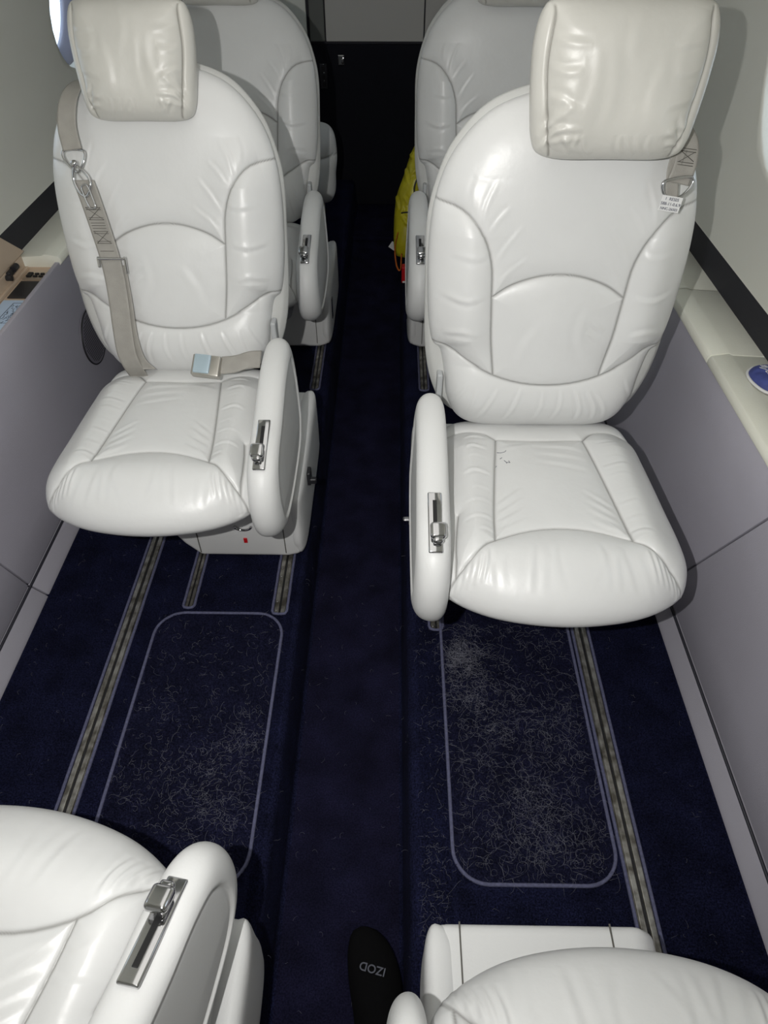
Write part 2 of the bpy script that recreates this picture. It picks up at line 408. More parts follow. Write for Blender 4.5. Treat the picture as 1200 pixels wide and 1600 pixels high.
# upper walls with round windows -------------------------------------------------
WPROF = [(0.868, 0.600), (0.872, 0.72), (0.868, 0.84), (0.850, 0.96), (0.815, 1.08), (0.755, 1.19), (0.66, 1.29), (0.52, 1.37), (0.34, 1.42), (0.0, 1.445)]
wp = np.array(WPROF); wd = np.r_[0, np.cumsum(np.linalg.norm(np.diff(wp, axis=0), axis=1))]
wsm = smooth_open(WPROF, 80); wds = np.r_[0, np.cumsum(np.linalg.norm(np.diff(wsm, axis=0), axis=1))]
def W(side, y, t):
    x = np.interp(t, wds, wsm[:, 0]); z = np.interp(t, wds, wsm[:, 1]); return (side * float(x), float(y), float(z))
def tz(z): return float(np.interp(z, wsm[:, 1], wds))
def wall_with_windows(name, side, wins, a=0.215, rx=0.165, rz=0.165, yend=None):
    V = []; F = []; idx = {}
    def v(y, t):
        k = (round(y, 5), round(t, 5))
        if k not in idx: idx[k] = len(V); V.append(W(side, y, t))
        return idx[k]
    tc = wins[0][1]; TT = wds[-1]
    m = 8
    tl = list(np.linspace(0, tc - a, 5)) + list(np.linspace(tc - a, tc + a, m + 1))[1:] + list(np.linspace(tc + a, TT, 14))[1:]
    yl = [Y0]; 
    for (yc, _) in wins:
        yl += list(np.linspace(yl[-1], yc - a, 4))[1:] + list(np.linspace(yc - a, yc + a, m + 1))[1:]
    yl += list(np.linspace(yl[-1], Y1, 4))[1:]
    for i in range(len(yl) - 1):
        for j in range(len(tl) - 1):
            ym = (yl[i] + yl[i + 1]) / 2; tm = (tl[j] + tl[j + 1]) / 2
            if any(abs(ym - yc) < a and abs(tm - t_) < a for yc, t_ in wins): continue
            F.append((v(yl[i], tl[j]), v(yl[i + 1], tl[j]), v(yl[i + 1], tl[j + 1]), v(yl[i], tl[j + 1])))
    for yc, t_ in wins:
        per = []
        L = np.linspace(-a, a, m + 1)
        per += [(x, -a) for x in L[:-1]] + [(a, x) for x in L[:-1]] + [(-x, a) for x in L[:-1]] + [(-a, -x) for x in L[:-1]]
        prev = None; K = 6
        for k in range(K + 1):
            f = k / K; row = []
            for (py, pt) in per:
                an = math.atan2(pt, py); cy, ct = rx * math.cos(an), rz * math.sin(an)
                if k == 0: row.append(v(yc + py, t_ + pt))
                else: V.append(W(side, yc + py * (1 - f) + cy * f, t_ + pt * (1 - f) + ct * f)); row.append(len(V) - 1)
            if prev:
                for q in range(len(per)):
                    q2 = (q + 1) % len(per); F.append((prev[q], prev[q2], row[q2], row[q]))
            prev = row
        # deep reveal going outwards
        for dep, sc in ((0.004, 0.985), (0.012, 0.965), (0.04, 0.94)):
            row = []
            for (py, pt) in per:
                an = math.atan2(pt, py); p = W(side, yc + rx * sc * math.cos(an), t_ + rz * sc * math.sin(an))
                V.append((p[0] + side * dep, p[1], p[2])); row.append(len(V) - 1)
            for q in range(len(per)):
                q2 = (q + 1) % len(per); F.append((prev[q], prev[q2], row[q2], row[q]))
            prev = row
    o = link(name, mesh(name, V, F), LINER); o['kind'] = 'structure'
    bm = bmesh.new(); bm.from_mesh(o.data); bmesh.ops.recalc_face_normals(bm, faces=bm.faces); bm.to_mesh(o.data); bm.free()
    return o
WL = [(0.83, tz(0.955)), (1.65, tz(0.955)), (2.47, tz(0.955)), (3.29, tz(0.955))]
WR = [(0.645, tz(0.955)), (1.47, tz(0.955)), (2.27, tz(0.955)), (3.09, tz(0.955))]
wall_with_windows('wall_left', -1, WL); wall_with_windows('wall_right', 1, WR)
wn = 0
for side, wins in ((-1, WL), (1, WR)):
    for (yc, tc) in wins:
        wn += 1
        # gasket ring + pane
        ring = []; pane = []
        for q in range(64):
            an = 2 * PI * q / 64
            p = W(side, yc + 0.155 * math.cos(an), tc + 0.155 * math.sin(an)); ring.append((p[0] + side * 0.042, p[1], p[2]))
        e = empty('window_%d' % wn, (0, 0, 0)); e['kind'] = 'structure'
        # ring as a broad flat band
        V = []; F = []
        for q in range(64):
            an = 2 * PI * q / 64
            for (rr, dx) in ((0.158, 0.034), (0.156, 0.028), (0.150, 0.030), (0.128, 0.060), (0.122, 0.064), (0.122, 0.075)):
                p = W(side, yc + rr * math.cos(an), tc + rr * math.sin(an)); V.append((p[0] + side * dx, p[1], p[2]))
        for q in range(64):
            q2 = (q + 1) % 64
            for k in range(5): F.append((q * 6 + k, q2 * 6 + k, q2 * 6 + k + 1, q * 6 + k + 1))
        link('window_frame', mesh('window_frame', V, F), GASKET, e)
        V = []
        for q in range(48):
            an = 2 * PI * q / 48; p = W(side, yc + 0.124 * math.cos(an), tc + 0.124 * math.sin(an)); V.append((p[0] + side * 0.068, p[1], p[2]))
        bm = bmesh.new(); vs = [bm.verts.new(v) for v in V]; f = bm.faces.new(vs)
        ex = bmesh.ops.extrude_face_region(bm, geom=[f]); bmesh.ops.translate(bm, verts=[x for x in ex['geom'] if isinstance(x, bmesh.types.BMVert)], vec=(side * 0.004, 0, 0))
        link('pane', bm_mesh('pane', bm), GLASS, e, smooth=False)
# ledges and dark bands
for side, k in ((-1, 5), (1, 7)):
    segs = [(Y0, 0.42), (0.42, 1.265), (1.265, 1.56), (1.55, 2.5), (2.5, Y1)] if side > 0 else [(Y0, 1.15), (1.715, 2.6), (2.6, Y1)]
    for a, b in segs:
        pr = [(side * 0.757, 0.512), (side * 0.757, 0.522), (side * 0.762, 0.530), (side * 0.797, 0.535), (side * 0.806, 0.531), (side * 0.880, 0.527), (side * 0.880, 0.50), (side * 0.77, 0.50)]
        me = prism('trim', pr, a + 0.0012, b - 0.0012, 'y', r=0.002, seg=2)
        o = link('trim_%d' % k, me, LEDGE, smooth=False); shade_auto(o, 30); o['kind'] = 'structure'
    pr = [(side * 0.873, 0.527), (side * 0.869, 0.600), (side * 0.874, 0.604), (side * 0.90, 0.60), (side * 0.90, 0.527)]
    o = link('trim_%d' % (k + 1), prism('trim', pr, Y0, Y1, 'y'), BAND, smooth=False); o['kind'] = 'structure'
wf = box('wall_front_unseen', (0, Y0 - 0.01, 0.65), (1.84, 0.02, 1.66), LINER, r=0); wf['kind'] = 'structure'  # unseen end wall, added to keep sky light from entering behind the camera
# ceiling strip
strip('ceiling', [(-0.4, 1.450), (0, 1.452), (0.4, 1.450)], Y0, Y1, LINER)

# ---------------------------------------------------------------- rear bulkhead
def panel(name, x0, x1, z0, z1, y, m, kind='structure', th=0.02, r=0.003):
    o = box(name, ((x0 + x1) / 2, y + th / 2, (z0 + z1) / 2), (x1 - x0, th, z1 - z0), m, r=r)
    if kind: o['kind'] = kind
    return o
panel('wall_rear', -0.90, 0.90, -0.15, 1.5, Y1 + 0.012, GROOVE)
panel('trim_9', -0.226, 0.230, 0.612, 1.46, Y1 - 0.006, BULK)
panel('trim_10', 0.236, 0.900, 0.612, 1.46, Y1 - 0.004, BULK)
o = panel('trim_11', -0.300, -0.232, 0.612, 1.46, Y1 - 0.010, mat('dark_grey_bulkhead_panel', (0.14, 0.145, 0.13), 0.6)); 
panel('trim_12', -0.90, -0.312, 0.612, 1.46, Y1 - 0.030, LINER)
panel('wall_rear', -0.735, -0.306, -0.13, 0.60, Y1 - 0.008, DOORM)
panel('wall_rear', 0.272, 0.88, -0.13, 0.60, Y1 - 0.008, DOORM)
d1 = empty('door_1', (0, Y1, AZ)); d1['kind'] = 'structure'
o = box('door_panel', (-0.016, -0.012, 0.368), (0.575, 0.024, 0.732), DOORM, d1, r=0.005)
bm = bmesh.new(); rbox(bm, -0.158, -0.030, 0.672, 0.030, 0.012, 0.045, r=0.004); rbox(bm, -0.150, -0.042, 0.672, 0.012, 0.022, 0.020, r=0.004)
link('door_latch', bm_mesh('door_latch', bm), CHROME, d1, smooth=False)
t = empty('wall_socket', (-0.245, Y1 - 0.0245, 0.475)); tag(t, 'small black socket plate on the dark bulkhead door, left of the chrome latch', 'socket')
box('plate', (0, -0.004, 0), (0.036, 0.008, 0.105), BLACKPL, t, r=0.003)
for z in (-0.034, 0.0, 0.034):
    box('port', (0.0, -0.0088, z), (0.016, 0.003, 0.018), DARK, t, r=0.002)
    bm = bmesh.new(); bmesh.ops.create_uvsphere(bm, u_segments=10, v_segments=6, radius=0.003, matrix=Matrix.Translation((0.002, -0.0098, z + 0.016)))
    link('screw', bm_mesh('screw', bm), CHROME, t)
o = box('trim_13', (0.0, 3.50, AZ + 0.010), (0.215, 0.24, 0.024), CARPETA, r=0.006); o['kind'] = 'structure'

# ---------------------------------------------------------------- the seat
REC = math.radians(12)
def make_seat(s, lower=0.0):
    """s=+1: armrest at local +x; front faces local -y; crease of cushion and back at y=0"""
    def FB(x, y, d):   # backrest plane: x, height s, forward d
        return (s * x, y * math.sin(REC) - (d - 0.055) * math.cos(REC) , 0.425 + y * math.cos(REC) + (d - 0.055) * math.sin(REC))
    parts = {}
    # --- backrest cushion
    half = [(0, -0.020), (0.11, -0.018), (0.162, 0.000), (0.188, 0.045), (0.197, 0.10), (0.208, 0.150), (0.226, 0.172), (0.236, 0.25), (0.238, 0.36), (0.228, 0.44), (0.200, 0.507), (0.146, 0.564), (0.075, 0.592), (0, 0.598)]
    seams = [[(-0.23, 0.172), (-0.20, 0.165), (-0.16, 0.142), (-0.105, 0.116), (-0.05, 0.101), (0, 0.097), (0.05, 0.101), (0.105, 0.116), (0.16, 0.142), (0.20, 0.165), (0.23, 0.172)]]
    for q in (-1, 1):
        seams.append([(q * 0.105, 0.116), (q * 0.113, 0.18), (q * 0.119, 0.27), (q * 0.124, 0.33), (q * 0.140, 0.375), (q * 0.165, 0.406), (q * 0.195, 0.425), (q * 0.25, 0.437)])
    seams.append([(-0.119, 0.272), (-0.085, 0.294), (-0.04, 0.309), (0, 0.313), (0.04, 0.309), (0.085, 0.294), (0.119, 0.272)])
    cr = []
    def C_(pts, wd=0.004, am=0.0016): cr.append((pts, wd, am))
    # pulls in the lower band, fanning from the bottom
    for (x0, x1, a) in ((-0.145, -0.10, 1), (-0.12, -0.085, 1.2), (-0.085, -0.062, 1.3), (0.075, 0.045, 1), (0.135, 0.09, 1.1), (0.16, 0.13, .8), (-0.03, -0.035, .7), (0.01, 0.0, .6)):
        C_([(x0 * 0.93, 0.012), ((x0 + x1) / 2 - 0.004, 0.05), (x1, 0.092)], 0.0042, 0.0015 * a)
    C_([(-0.19, 0.05), (-0.16, 0.11)], 0.004, 0.0012); C_([(0.18, 0.04), (0.150, 0.10)], 0.004, 0.0014)
    for q in (-1, 1):
        for k, (a, b) in enumerate((((0.150, 0.40), (0.125, 0.47)), ((0.134, 0.385), (0.10, 0.43)), ((0.120, 0.33), (0.075, 0.40)), ((0.108, 0.30), (0.06, 0.345)), ((0.168, 0.425), (0.16, 0.475)))):
            C_([(q * a[0], a[1]), (q * (a[0] + b[0]) / 2 + q * 0.004, (a[1] + b[1]) / 2), (q * b[0], b[1])], 0.0045, 0.0009 * (1 - 0.1 * k))
        C_([(q * 0.14, 0.20), (q * 0.17, 0.208), (q * 0.21, 0.20)], 0.006, 0.0016)
        C_([(q * 0.135, 0.275), (q * 0.17, 0.268), (q * 0.212, 0.277)], 0.006, 0.0014)
        C_([(q * 0.126, 0.36), (q * 0.15, 0.345), (q * 0.20, 0.35)], 0.006, 0.0008)
    C_([(-0.08, 0.15), (-0.05, 0.2), (-0.06, 0.26)], 0.009, 0.0010); C_([(0.06, 0.13), (0.05, 0.18), (0.02, 0.23)], 0.010, 0.0009)
    C_([(-0.095, 0.21), (-0.06, 0.235)], 0.006, 0.0010); C_([(-0.09, 0.19), (-0.06, 0.21)], 0.005, 0.0009)
    def ext(X, Y, R_):
        # bolsters stand proud, lumbar swells, upper part eases back
        e = 0.016 * np.exp(-((np.abs(X) - 0.165) / 0.045) ** 2) * np.clip((Y - 0.13) / 0.06, 0, 1) * np.clip((0.47 - Y) / 0.09, 0, 1)
        e += 0.012 * np.exp(-((Y - 0.05) / 0.06) ** 2) + 0.010 * np.exp(-((Y - 0.2) / 0.09) ** 2 - (X / 0.09) ** 2)
        return e * (1 - R_ ** 10)
    parts['backrest'] = pillow('backrest', sym(half), (0, 0.27), 0.060, 0.02, 720, 185, 10, FB, n=5, seams=seams, puff=0.009, pl=0.016, creases=cr, extra=ext)
    # --- shell behind
    hs = [(0, -0.01), (0.12, -0.01), (0.185, 0.01), (0.218, 0.06), (0.237, 0.15), (0.242, 0.30), (0.242, 0.39), (0.229, 0.455), (0.202, 0.517), (0.148, 0.574), (0.075, 0.602), (0, 0.608)]
    def FS(x, y, d): return (s * x, y * math.sin(REC) + (0.075 - d) * math.cos(REC), 0.425 + y * math.cos(REC) - (0.075 - d) * math.sin(REC))
    parts['back_shell'] = pillow('back_shell', sym(hs), (0, 0.28), 0.030, 0.035, 200, 30, 14, FS, n=9, ringseam=(0.985, 0.002))
    # --- headrest
    hh = [(0, 0.507), (0.085, 0.507), (0.122, 0.514), (0.136, 0.532), (0.143, 0.565), (0.149, 0.615), (0.150, 0.665), (0.140, 0.700), (0.120, 0.712), (0.06, 0.716), (0, 0.717)]
    hseam = [[(q * 0.106, 0.512), (q * 0.117, 0.535), (q * 0.126, 0.58), (q * 0.133, 0.64), (q * 0.126, 0.705)] for q in (-1, 1)]
    hc = []
    hr = np.random.default_rng(3)
    for q in (-1, 1):
        for k in range(5):
            a0 = hr.uniform(0.2, 1.3); L = hr.uniform(0.03, 0.07); bx, by = q * 0.124, 0.522 + 0.006 * k
            hc.append(([(bx, by), (bx - q * math.cos(a0) * L * 0.5, by + math.sin(a0) * L * 0.5 + 0.004), (bx - q * math.cos(a0) * L, by + math.sin(a0) * L)], 0.0045 + 0.001 * k / 2, 0.0020))
        for k in range(4):
            y0 = 0.56 + 0.036 * k; hc.append(([(q * 0.128, y0), (q * 0.10, y0 - 0.006), (q * hr.uniform(0.06, 0.08), y0 - 0.012 + hr.uniform(-.01, .01))], 0.006, 0.0014))
    for (a, b, c_) in (((-0.05, 0.55), (-0.045, 0.60), (-0.06, 0.65)), ((0.03, 0.54), (0.02, 0.60), (0.03, 0.66)), ((0.07, 0.56), (0.05, 0.61), (0.055, 0.66)), ((-0.02, 0.62), (0.0, 0.66), (-0.01, 0.70)), ((-0.09, 0.6), (-0.08, 0.65), (-0.1, 0.69))):
        hc.append(([a, b, c_], 0.010, 0.0008))
    for k in range(8):
        x0 = hr.uniform(-0.1, 0.1); hc.append(([(x0, 0.518), (x0 + hr.uniform(0, 0.02), 0.53), (x0 + hr.uniform(0.01, 0.035), 0.548)], 0.0045, 0.0012))
    def FH(x, y, d): return (s * x, y * math.sin(REC) - (d + 0.020) * math.cos(REC), 0.425 + y * math.cos(REC) + (d + 0.020) * math.sin(REC))
    parts['headrest'] = pillow('headrest', sym(hh), (0, 0.612), 0.055, 0.050, 440, 110, 24, FH, n=3.2, seams=hseam, puff=0.007, pl=0.014, creases=hc,
                               extra=lambda X, Y, R_: 0.003 * np.sin(X * 38 + 1) * np.sin(Y * 30) * (1 - R_ ** 4))
    # --- seat cushion
    hq = [(0, 0.085), (0.16, 0.082), (0.202, 0.02), (0.212, -0.07), (0.219, -0.20), (0.223, -0.29), (0.216, -0.35), (0.186, -0.397), (0.110, -0.434), (0, -0.448)]
    def FC(x, y, d): return (s * x, y, 0.352 + d + 0.02 * y * 0)
    cs = [[(-0.225, -0.412), (-0.19, -0.385), (-0.15, -0.350), (-0.115, -0.320), (-0.06, -0.296), (0, -0.288), (0.06, -0.296), (0.115, -0.320), (0.15, -0.350), (0.19, -0.385), (0.225, -0.412)]]
    for q in (-1, 1):
        cs.append([(q * 0.115, -0.320), (q * 0.109, -0.24), (q * 0.098, -0.13), (q * 0.086, -0.028)])
        cs.append([(q * 0.086, -0.028), (q * 0.11, 0.0), (q * 0.15, 0.012), (q * 0.20, 0.010)])
        if q > 0: cs.append([(0.186, -0.382), (0.188, -0.34), (0.184, -0.29), (0.178, -0.245)])
    cs.append([(-0.086, -0.028), (0, -0.032), (0.086, -0.028)])
    cc = []
    cr2 = np.random.default_rng(11)
    for q in (-1, 1):
        for k in range(9):   # pleats across the side bolsters
            y0 = -0.03 - 0.033 * k + cr2.uniform(-.012, .012); a = cr2.uniform(0.6, 1.3)
            cc.append(([(q * (0.098 + 0.008), y0), (q * 0.135, y0 + 0.006), (q * cr2.uniform(0.15, 0.172), y0 + cr2.uniform(-.006, .012))], 0.0046, 0.0012 * a * cr2.uniform(0, 1.3)))
        for k in range(6):   # pulls in the front corners
            x0 = 0.13 + 0.012 * k
            cc.append(([(q * x0, -0.345 - 0.008 * k), (q * (x0 + 0.004), -0.368 - 0.006 * k), (q * (x0 + 0.012), -0.40)], 0.0036, 0.0016))
        for k in range(4):   # pulls from the middle seam junctions into the centre panel
            cc.append(([(q * 0.105, -0.30 + 0.022 * k), (q * 0.08, -0.285 + 0.024 * k), (q * 0.055, -0.268 + 0.026 * k)], 0.0050, 0.0008))
            if q < 0 or k == 1: cc.append(([(q * 0.08, -0.040 - 0.030 * k), (q * 0.045, -0.030 - 0.030 * k), (q * 0.0 + 0.02, -0.028 - 0.026 * k)], 0.0065, 0.0009))
    for k in range(12):      # front roll
        x0 = cr2.uniform(-0.17, 0.17); cc.append(([(x0, -0.325 - abs(x0) * .2), (x0 + cr2.uniform(-.01, .014), -0.37), (x0 + cr2.uniform(-.02, .02), -0.42)], 0.006, 0.0008 * cr2.uniform(0.4, 1.3)))
    def extc(X, Y, R_):
        e = 0.014 * np.exp(-((Y + 0.36) / 0.055) ** 2) + 0.010 * np.exp(-((np.abs(X) - 0.15) / 0.03) ** 2) * np.clip((-0.01 - Y) / 0.05, 0, 1)
        e += 0.004 * np.exp(-((Y + 0.17) / 0.08) ** 2 - (X / 0.06) ** 2)
        return e * (1 - R_ ** 8)
    me = pillow('seat_cushion', sym(hq), (0, -0.20), 0.074, 0.064, 720, 185, 22, FC, n=4.2, nb=2.6, seams=cs, puff=0.009, pl=0.015, creases=cc, extra=extc)
    parts['seat_cushion'] = me
    # --- armrest slab (y,z outline, thickness along x)
    ao = [(-0.03, 0.528), (-0.09, 0.533), (-0.17, 0.520), (-0.27, 0.490), (-0.345, 0.473), (-0.395, 0.447), (-0.422, 0.400), (-0.425, 0.345), (-0.405, 0.300), (-0.36, 0.275), (-0.27, 0.262), (-0.16, 0.262), (-0.07, 0.275), (-0.02, 0.32), (0.0, 0.41), (-0.003, 0.49)]
    def FA(y, z, d):
        k = np.clip((0.50 - z) / 0.16, 0, 1); return (s * (0.228 + np.where(d > 0, d * (1 + 0.25 * k), d)), y, z)
    parts['armrest'] = pillow('armrest', ao, (-0.21, 0.39), 0.031, 0.029, 300, 70, 22, FA, n=11, ringseam=(0.78, 0.0022), extra=lambda X, Y, R_: -0.004 * np.clip((0.82 - R_) / 0.06, 0, 1))
    root = empty('cabin_seat')
    objs = {}
    mats = {'back_shell': SHELLM, 'armrest': LEATHER2, 'headrest': HEADL}
    for k in ('seat_cushion', 'backrest', 'back_shell', 'headrest', 'armrest'):
        objs[k] = link(k, parts[k], mats.get(k, LEATHER), root)
    # lever set on the sloping front of the armrest
    a = np.array([-0.275, 0.4885]); b = np.array([-0.385, 0.4555])
    mid = (a + b) / 2; dv = (b - a); L = float(np.linalg.norm(dv)); ang = math.atan2(dv[1], -dv[0])  # slope
    Rm = Matrix.Rotation(-ang, 4, 'X').inverted() if False else Matrix.Rotation(math.atan2(a[1] - b[1], a[0] - b[0]), 4, 'X')
    nrm = np.array([0, -(a[1] - b[1]), (a[0] - b[0])]) / L
    cx = s * 0.228
    c0 = np.array([cx, mid[0], mid[1]]) + nrm * 0.0045
    bm = bmesh.new(); rbox(bm, *c0, 0.024, L, 0.006, r=0.0025, rot=Rm)
    o = link('lever_plate', bm_mesh('lever_plate', bm), CHROME, objs['armrest'], smooth=False); shade_auto(o)
    bm = bmesh.new(); c1 = c0 + nrm * 0.0026; rbox(bm, *c1, 0.007, L * 0.72, 0.002, r=0.0008, rot=Rm)
    link('lever_slot', bm_mesh('lever_slot', bm), DARK, objs['armrest'], smooth=False)
    # knob: a domed paddle on a short stem
    tdir = np.array([0, b[0] - a[0], b[1] - a[1]]) / L
    ck = c0 + nrm * 0.014 + tdir * L * 0.20 - np.array([s * 0.004, 0, 0])
    bm = bmesh.new()
    rbox(bm, *(c0 + nrm * 0.006 + tdir * L * 0.20), 0.010, 0.022, 0.014, r=0.003, rot=Rm)
    rbox(bm, *ck, 0.027, 0.030, 0.013, r=0.0062, seg=5, rot=Rm)
    rbox(bm, *(ck + tdir * 0.012 - nrm * 0.003), 0.018, 0.020, 0.012, r=0.005, seg=4, rot=Rm)
    o = link('lever_knob', bm_mesh('lever_knob', bm), CHROME, objs['armrest'], smooth=False); shade_auto(o, 40)
    # pan under the cushion
    bm = bmesh.new(); rbox(bm, 0, -0.14, 0.265, 0.32, 0.28, 0.085, r=0.02)
    o = link('seat_pan', bm_mesh('seat_pan', bm), SIDEG, root, smooth=False); shade_auto(o)
    # strap channel + dark strut between back and armrest
    bm = bmesh.new(); rbox(bm, s * 0.205, 0.06, 0.42, 0.012, 0.03, 0.20, r=0.004); rbox(bm, s * 0.215, 0.05, 0.30, 0.014, 0.20, 0.03, r=0.004)
    o = link('recline_bracket', bm_mesh('recline_bracket', bm), SIDEG, root, smooth=False)
    return root, objs

def add_base(root, s, xc, yf, facing, pull=False, handle=False):
    """pedestal on the floor tracks, fixed to them: world x of the seat column, world y of its front face"""
    y0, y1 = 0.0, 0.45
    Mw = Matrix.Translation((xc, yf, 0)) @ Matrix.Rotation(math.radians(facing), 4, 'Z')
    Mr = Matrix.Translation(root.location) @ root.rotation_euler.to_matrix().to_4x4()
    rel = Mr.inverted() @ Mw
    pr = [(s * -0.050, 0.050), (s * -0.015, 0.008), (s * 0.205, 0.008), (s * 0.240, 0.018), (s * 0.240, 0.185), (s * 0.225, 0.200), (s * -0.055, 0.200), (s * -0.080, 0.175), (s * -0.078, 0.10)]
    b = link('base', prism('base', pr, y0, y1, 'y', r=0.014, seg=4), LEATHER2, root, smooth=False); shade_auto(b, 30); b.matrix_basis = rel
    so = [(y0 - 0.002, 0.05), (y0 - 0.002, 0.12), (y0 - 0.001, 0.185), (y0 + 0.012, 0.202), (y0 + 0.06, 0.205), (y0 + 0.22, 0.207), (y1 - 0.03, 0.205), (y1 + 0.004, 0.18), (y1 + 0.004, 0.05), (y1 - 0.03, 0.012), (y0 + 0.22, 0.008), (y0 + 0.03, 0.012)]
    def FK(y, z, d): return (s * (0.234 + d), y, z)
    sk = link('base_skirt', pillow('base_skirt', so, ((y0 + y1) / 2, 0.12), 0.018, 0.030, 160, 26, 10, FK, n=9), LEATHER2, root); sk.matrix_basis = rel
    for x in (-0.012, 0.200):
        box('panel_joint', (s * x, y0 - 0.0006, 0.10), (0.0022, 0.002, 0.15), THREAD, b, r=0)
        box('panel_joint', (s * x, y0 + 0.05, 0.2002), (0.0022, 0.10, 0.002), THREAD, b, r=0)
    if pull:
        pts = [(s * (0.105 + 0.020 * math.cos(t)), y0 - 0.004, 0.120 - 0.012 * math.sin(t)) for t in np.linspace(0, PI, 12)]
        tube('slide_pull', [pts], 0.003, CHROME, b, k=8)
        box('red_mark', (s * 0.105, y0 - 0.0018, 0.070), (0.009, 0.003, 0.016), RED, b, r=0.001)
    if handle == 3:
        p = box('slot_plate', (s * 0.2535, y0 + 0.06, 0.13), (0.003, 0.022, 0.075), CHROME, sk, r=0.001)
    elif handle:
        bm = bmesh.new(); rbox(bm, s * 0.256, y0 + 0.13, 0.165, 0.010, 0.030, 0.040, r=0.004); rbox(bm, s * 0.266, y0 + 0.12, 0.160, 0.018, 0.014, 0.016, r=0.004)
        link('swivel_handle', bm_mesh('swivel_handle', bm), BLACKPL if handle == 2 else CHROME, sk, smooth=False)
    p = box('pedestal', (s * 0.06, 0.22, 0.205), (0.20, 0.28, 0.05), SIDEG, root, r=0.01); p.matrix_basis = rel

def copy_tree(o, parent=None):
    c = o.copy(); C.objects.link(c); c.parent = parent
    for ch in list(o.children): copy_tree(ch, c)
    return c

XL, XR = -0.345, 0.402
seatA, _ = make_seat(1)    # armrest at local +x
seatB, _ = make_seat(-1)
seats = {}
def recl(deg):   # tilt about the crease
    return Matrix.Translation((0, 0, 0.425)) @ Matrix.Rotation(math.radians(-deg), 4, 'X') @ Matrix.Translation((0, 0, -0.425))
def place(proto, key, x, y, rz, s, label, group, base, head=(0, 0, 0), hscale=(1, 1, 1), lever=0.0, first=False, rec=0.0, arm=0.0, cw=1.0, aw=1.0):
    o = proto if first else copy_tree(proto)
    o.location = (x, y, 0); o.rotation_euler = (0, 0, math.radians(rz))
    tag(o, label, 'seat', group); seats[key] = (o, s, base)
    for c in o.children:
        if c.name.startswith('headrest'):
            c.scale = hscale; c.location = (s * head[0], head[1], head[2])
        if rec and c.name.split('.')[0] in ('backrest', 'back_shell', 'headrest'):
            c.matrix_basis = recl(rec) @ Matrix.LocRotScale(c.location, None, c.scale)
        if c.name.startswith('armrest'): c.location = (s * 0.228 * (1 - aw) + (0.004 if aw < 1 else 0), arm, 0); c.scale = (aw, 1, 1)
        if c.name.startswith('seat_cushion'): c.scale = (cw, 1, 1)
        if c.name.startswith('armrest') and lever:
            for l in c.children: l.location = (0, lever, lever * 0.30 + 0.001)
    return o
GR = 'ivory leather seats of the cabin'
place(seatA, 'L1', XL - 0.030, 1.355, 0, 1, 'ivory leather seat with a shoulder strap hanging down its backrest and a chrome lap buckle', GR, (XL - 0.015, 1.158, 0), head=(-0.010, 0.0, 0.055), hscale=(0.76, 1.0, 0.93), first=True, rec=4)
place(seatB, 'R1', XR, 1.152, 0, -1, 'ivory leather seat right of the aisle facing the camera, with pen marks on its cushion', GR, (XR, 1.02, 0), head=(-0.032, -0.02, 0.006), hscale=(0.885, 1, 1), first=True, rec=-4, cw=1.035)
place(seatA, 'L2', XL - 0.028, 2.225, 0, 1, 'shaded grey-white leather seat behind the one with the hanging strap', GR, (XL - 0.02, 2.155, 0), head=(-0.03, 0.01, 0.045), hscale=(0.9, 1, 1))
place(seatB, 'R2', XR, 2.225, 0, -1, 'shaded leather seat half hidden by the seat with pen marks, yellow bag beside it', GR, (XR, 2.155, 0), head=(-0.03, 0.01, 0.050), hscale=(0.9, 1, 1))
place(seatB, 'L0', -0.422, -0.062, 170, -1, 'ivory leather seat cut off at the lower left corner, large chrome lever on its armrest', GR, (XL + 0.005, 0.30, 180), arm=-0.014, lever=0.030)
place(seatA, 'R0', 0.356, -0.218, 180, 1, 'ivory leather seat cut off at the bottom right, seen over the front of its cushion', GR, (XR, 0.297, 180), lever=0.06, arm=0.03, aw=0.72)
for k, (o, s, (bx, by, fc)) in seats.items(): add_base(o, s, bx, by, fc, pull=(k == 'L1'), handle={'L1': 2, 'R1': 1, 'L2': 3, 'R2': 3}.get(k, 0))

# ---------------------------------------------------------------- belts on the two middle seats
RS, RC = math.sin(REC), math.cos(REC)
def bk(x, sv, d=0.0, s=1):   # point in front of the backrest face in seat space
    return (s * x, sv * RS - d * RC, 0.425 + sv * RC + d * RS)
seat = seats['L1'][0]
TILT = recl(4)
def bk(x, sv, d=0.0, s=1):
    return tuple(TILT @ Vector((s * x, sv * RS - d * RC, 0.425 + sv * RC + d * RS)))
b = empty('seat_belt', parent=seat)
link('shoulder_strap', ribbon_mesh('shoulder_strap', [bk(-0.120, 0.575, -0.06), bk(-0.138, 0.563, -0.02), bk(-0.152, 0.535, 0.008), bk(-0.160, 0.49, 0.020), bk(-0.154, 0.448, 0.030)], (1, 0, 0.12), 0.038), WEB, b)
low = [bk(-0.143, 0.395, 0.032), bk(-0.137, 0.365, 0.030), bk(-0.126, 0.30, 0.028), bk(-0.117, 0.235, 0.027), bk(-0.115, 0.17, 0.028), bk(-0.117, 0.10, 0.030), bk(-0.117, 0.05, 0.030), bk(-0.112, 0.018, 0.024), bk(-0.108, -0.015, 0.002)]
link('lap_strap', ribbon_mesh('lap_strap', low, (1, 0, 0.02), 0.043, n=90), WEB, b)
link('strap_tail', ribbon_mesh('strap_tail', [bk(-0.104, 0.232, 0.022), bk(-0.102, 0.16, 0.024), bk(-0.102, 0.09, 0.026), bk(-0.095, 0.035, 0.024), bk(-0.075, 0.008, 0.020)], (1, 0, 0.05), 0.030, n=40), WEB, b)
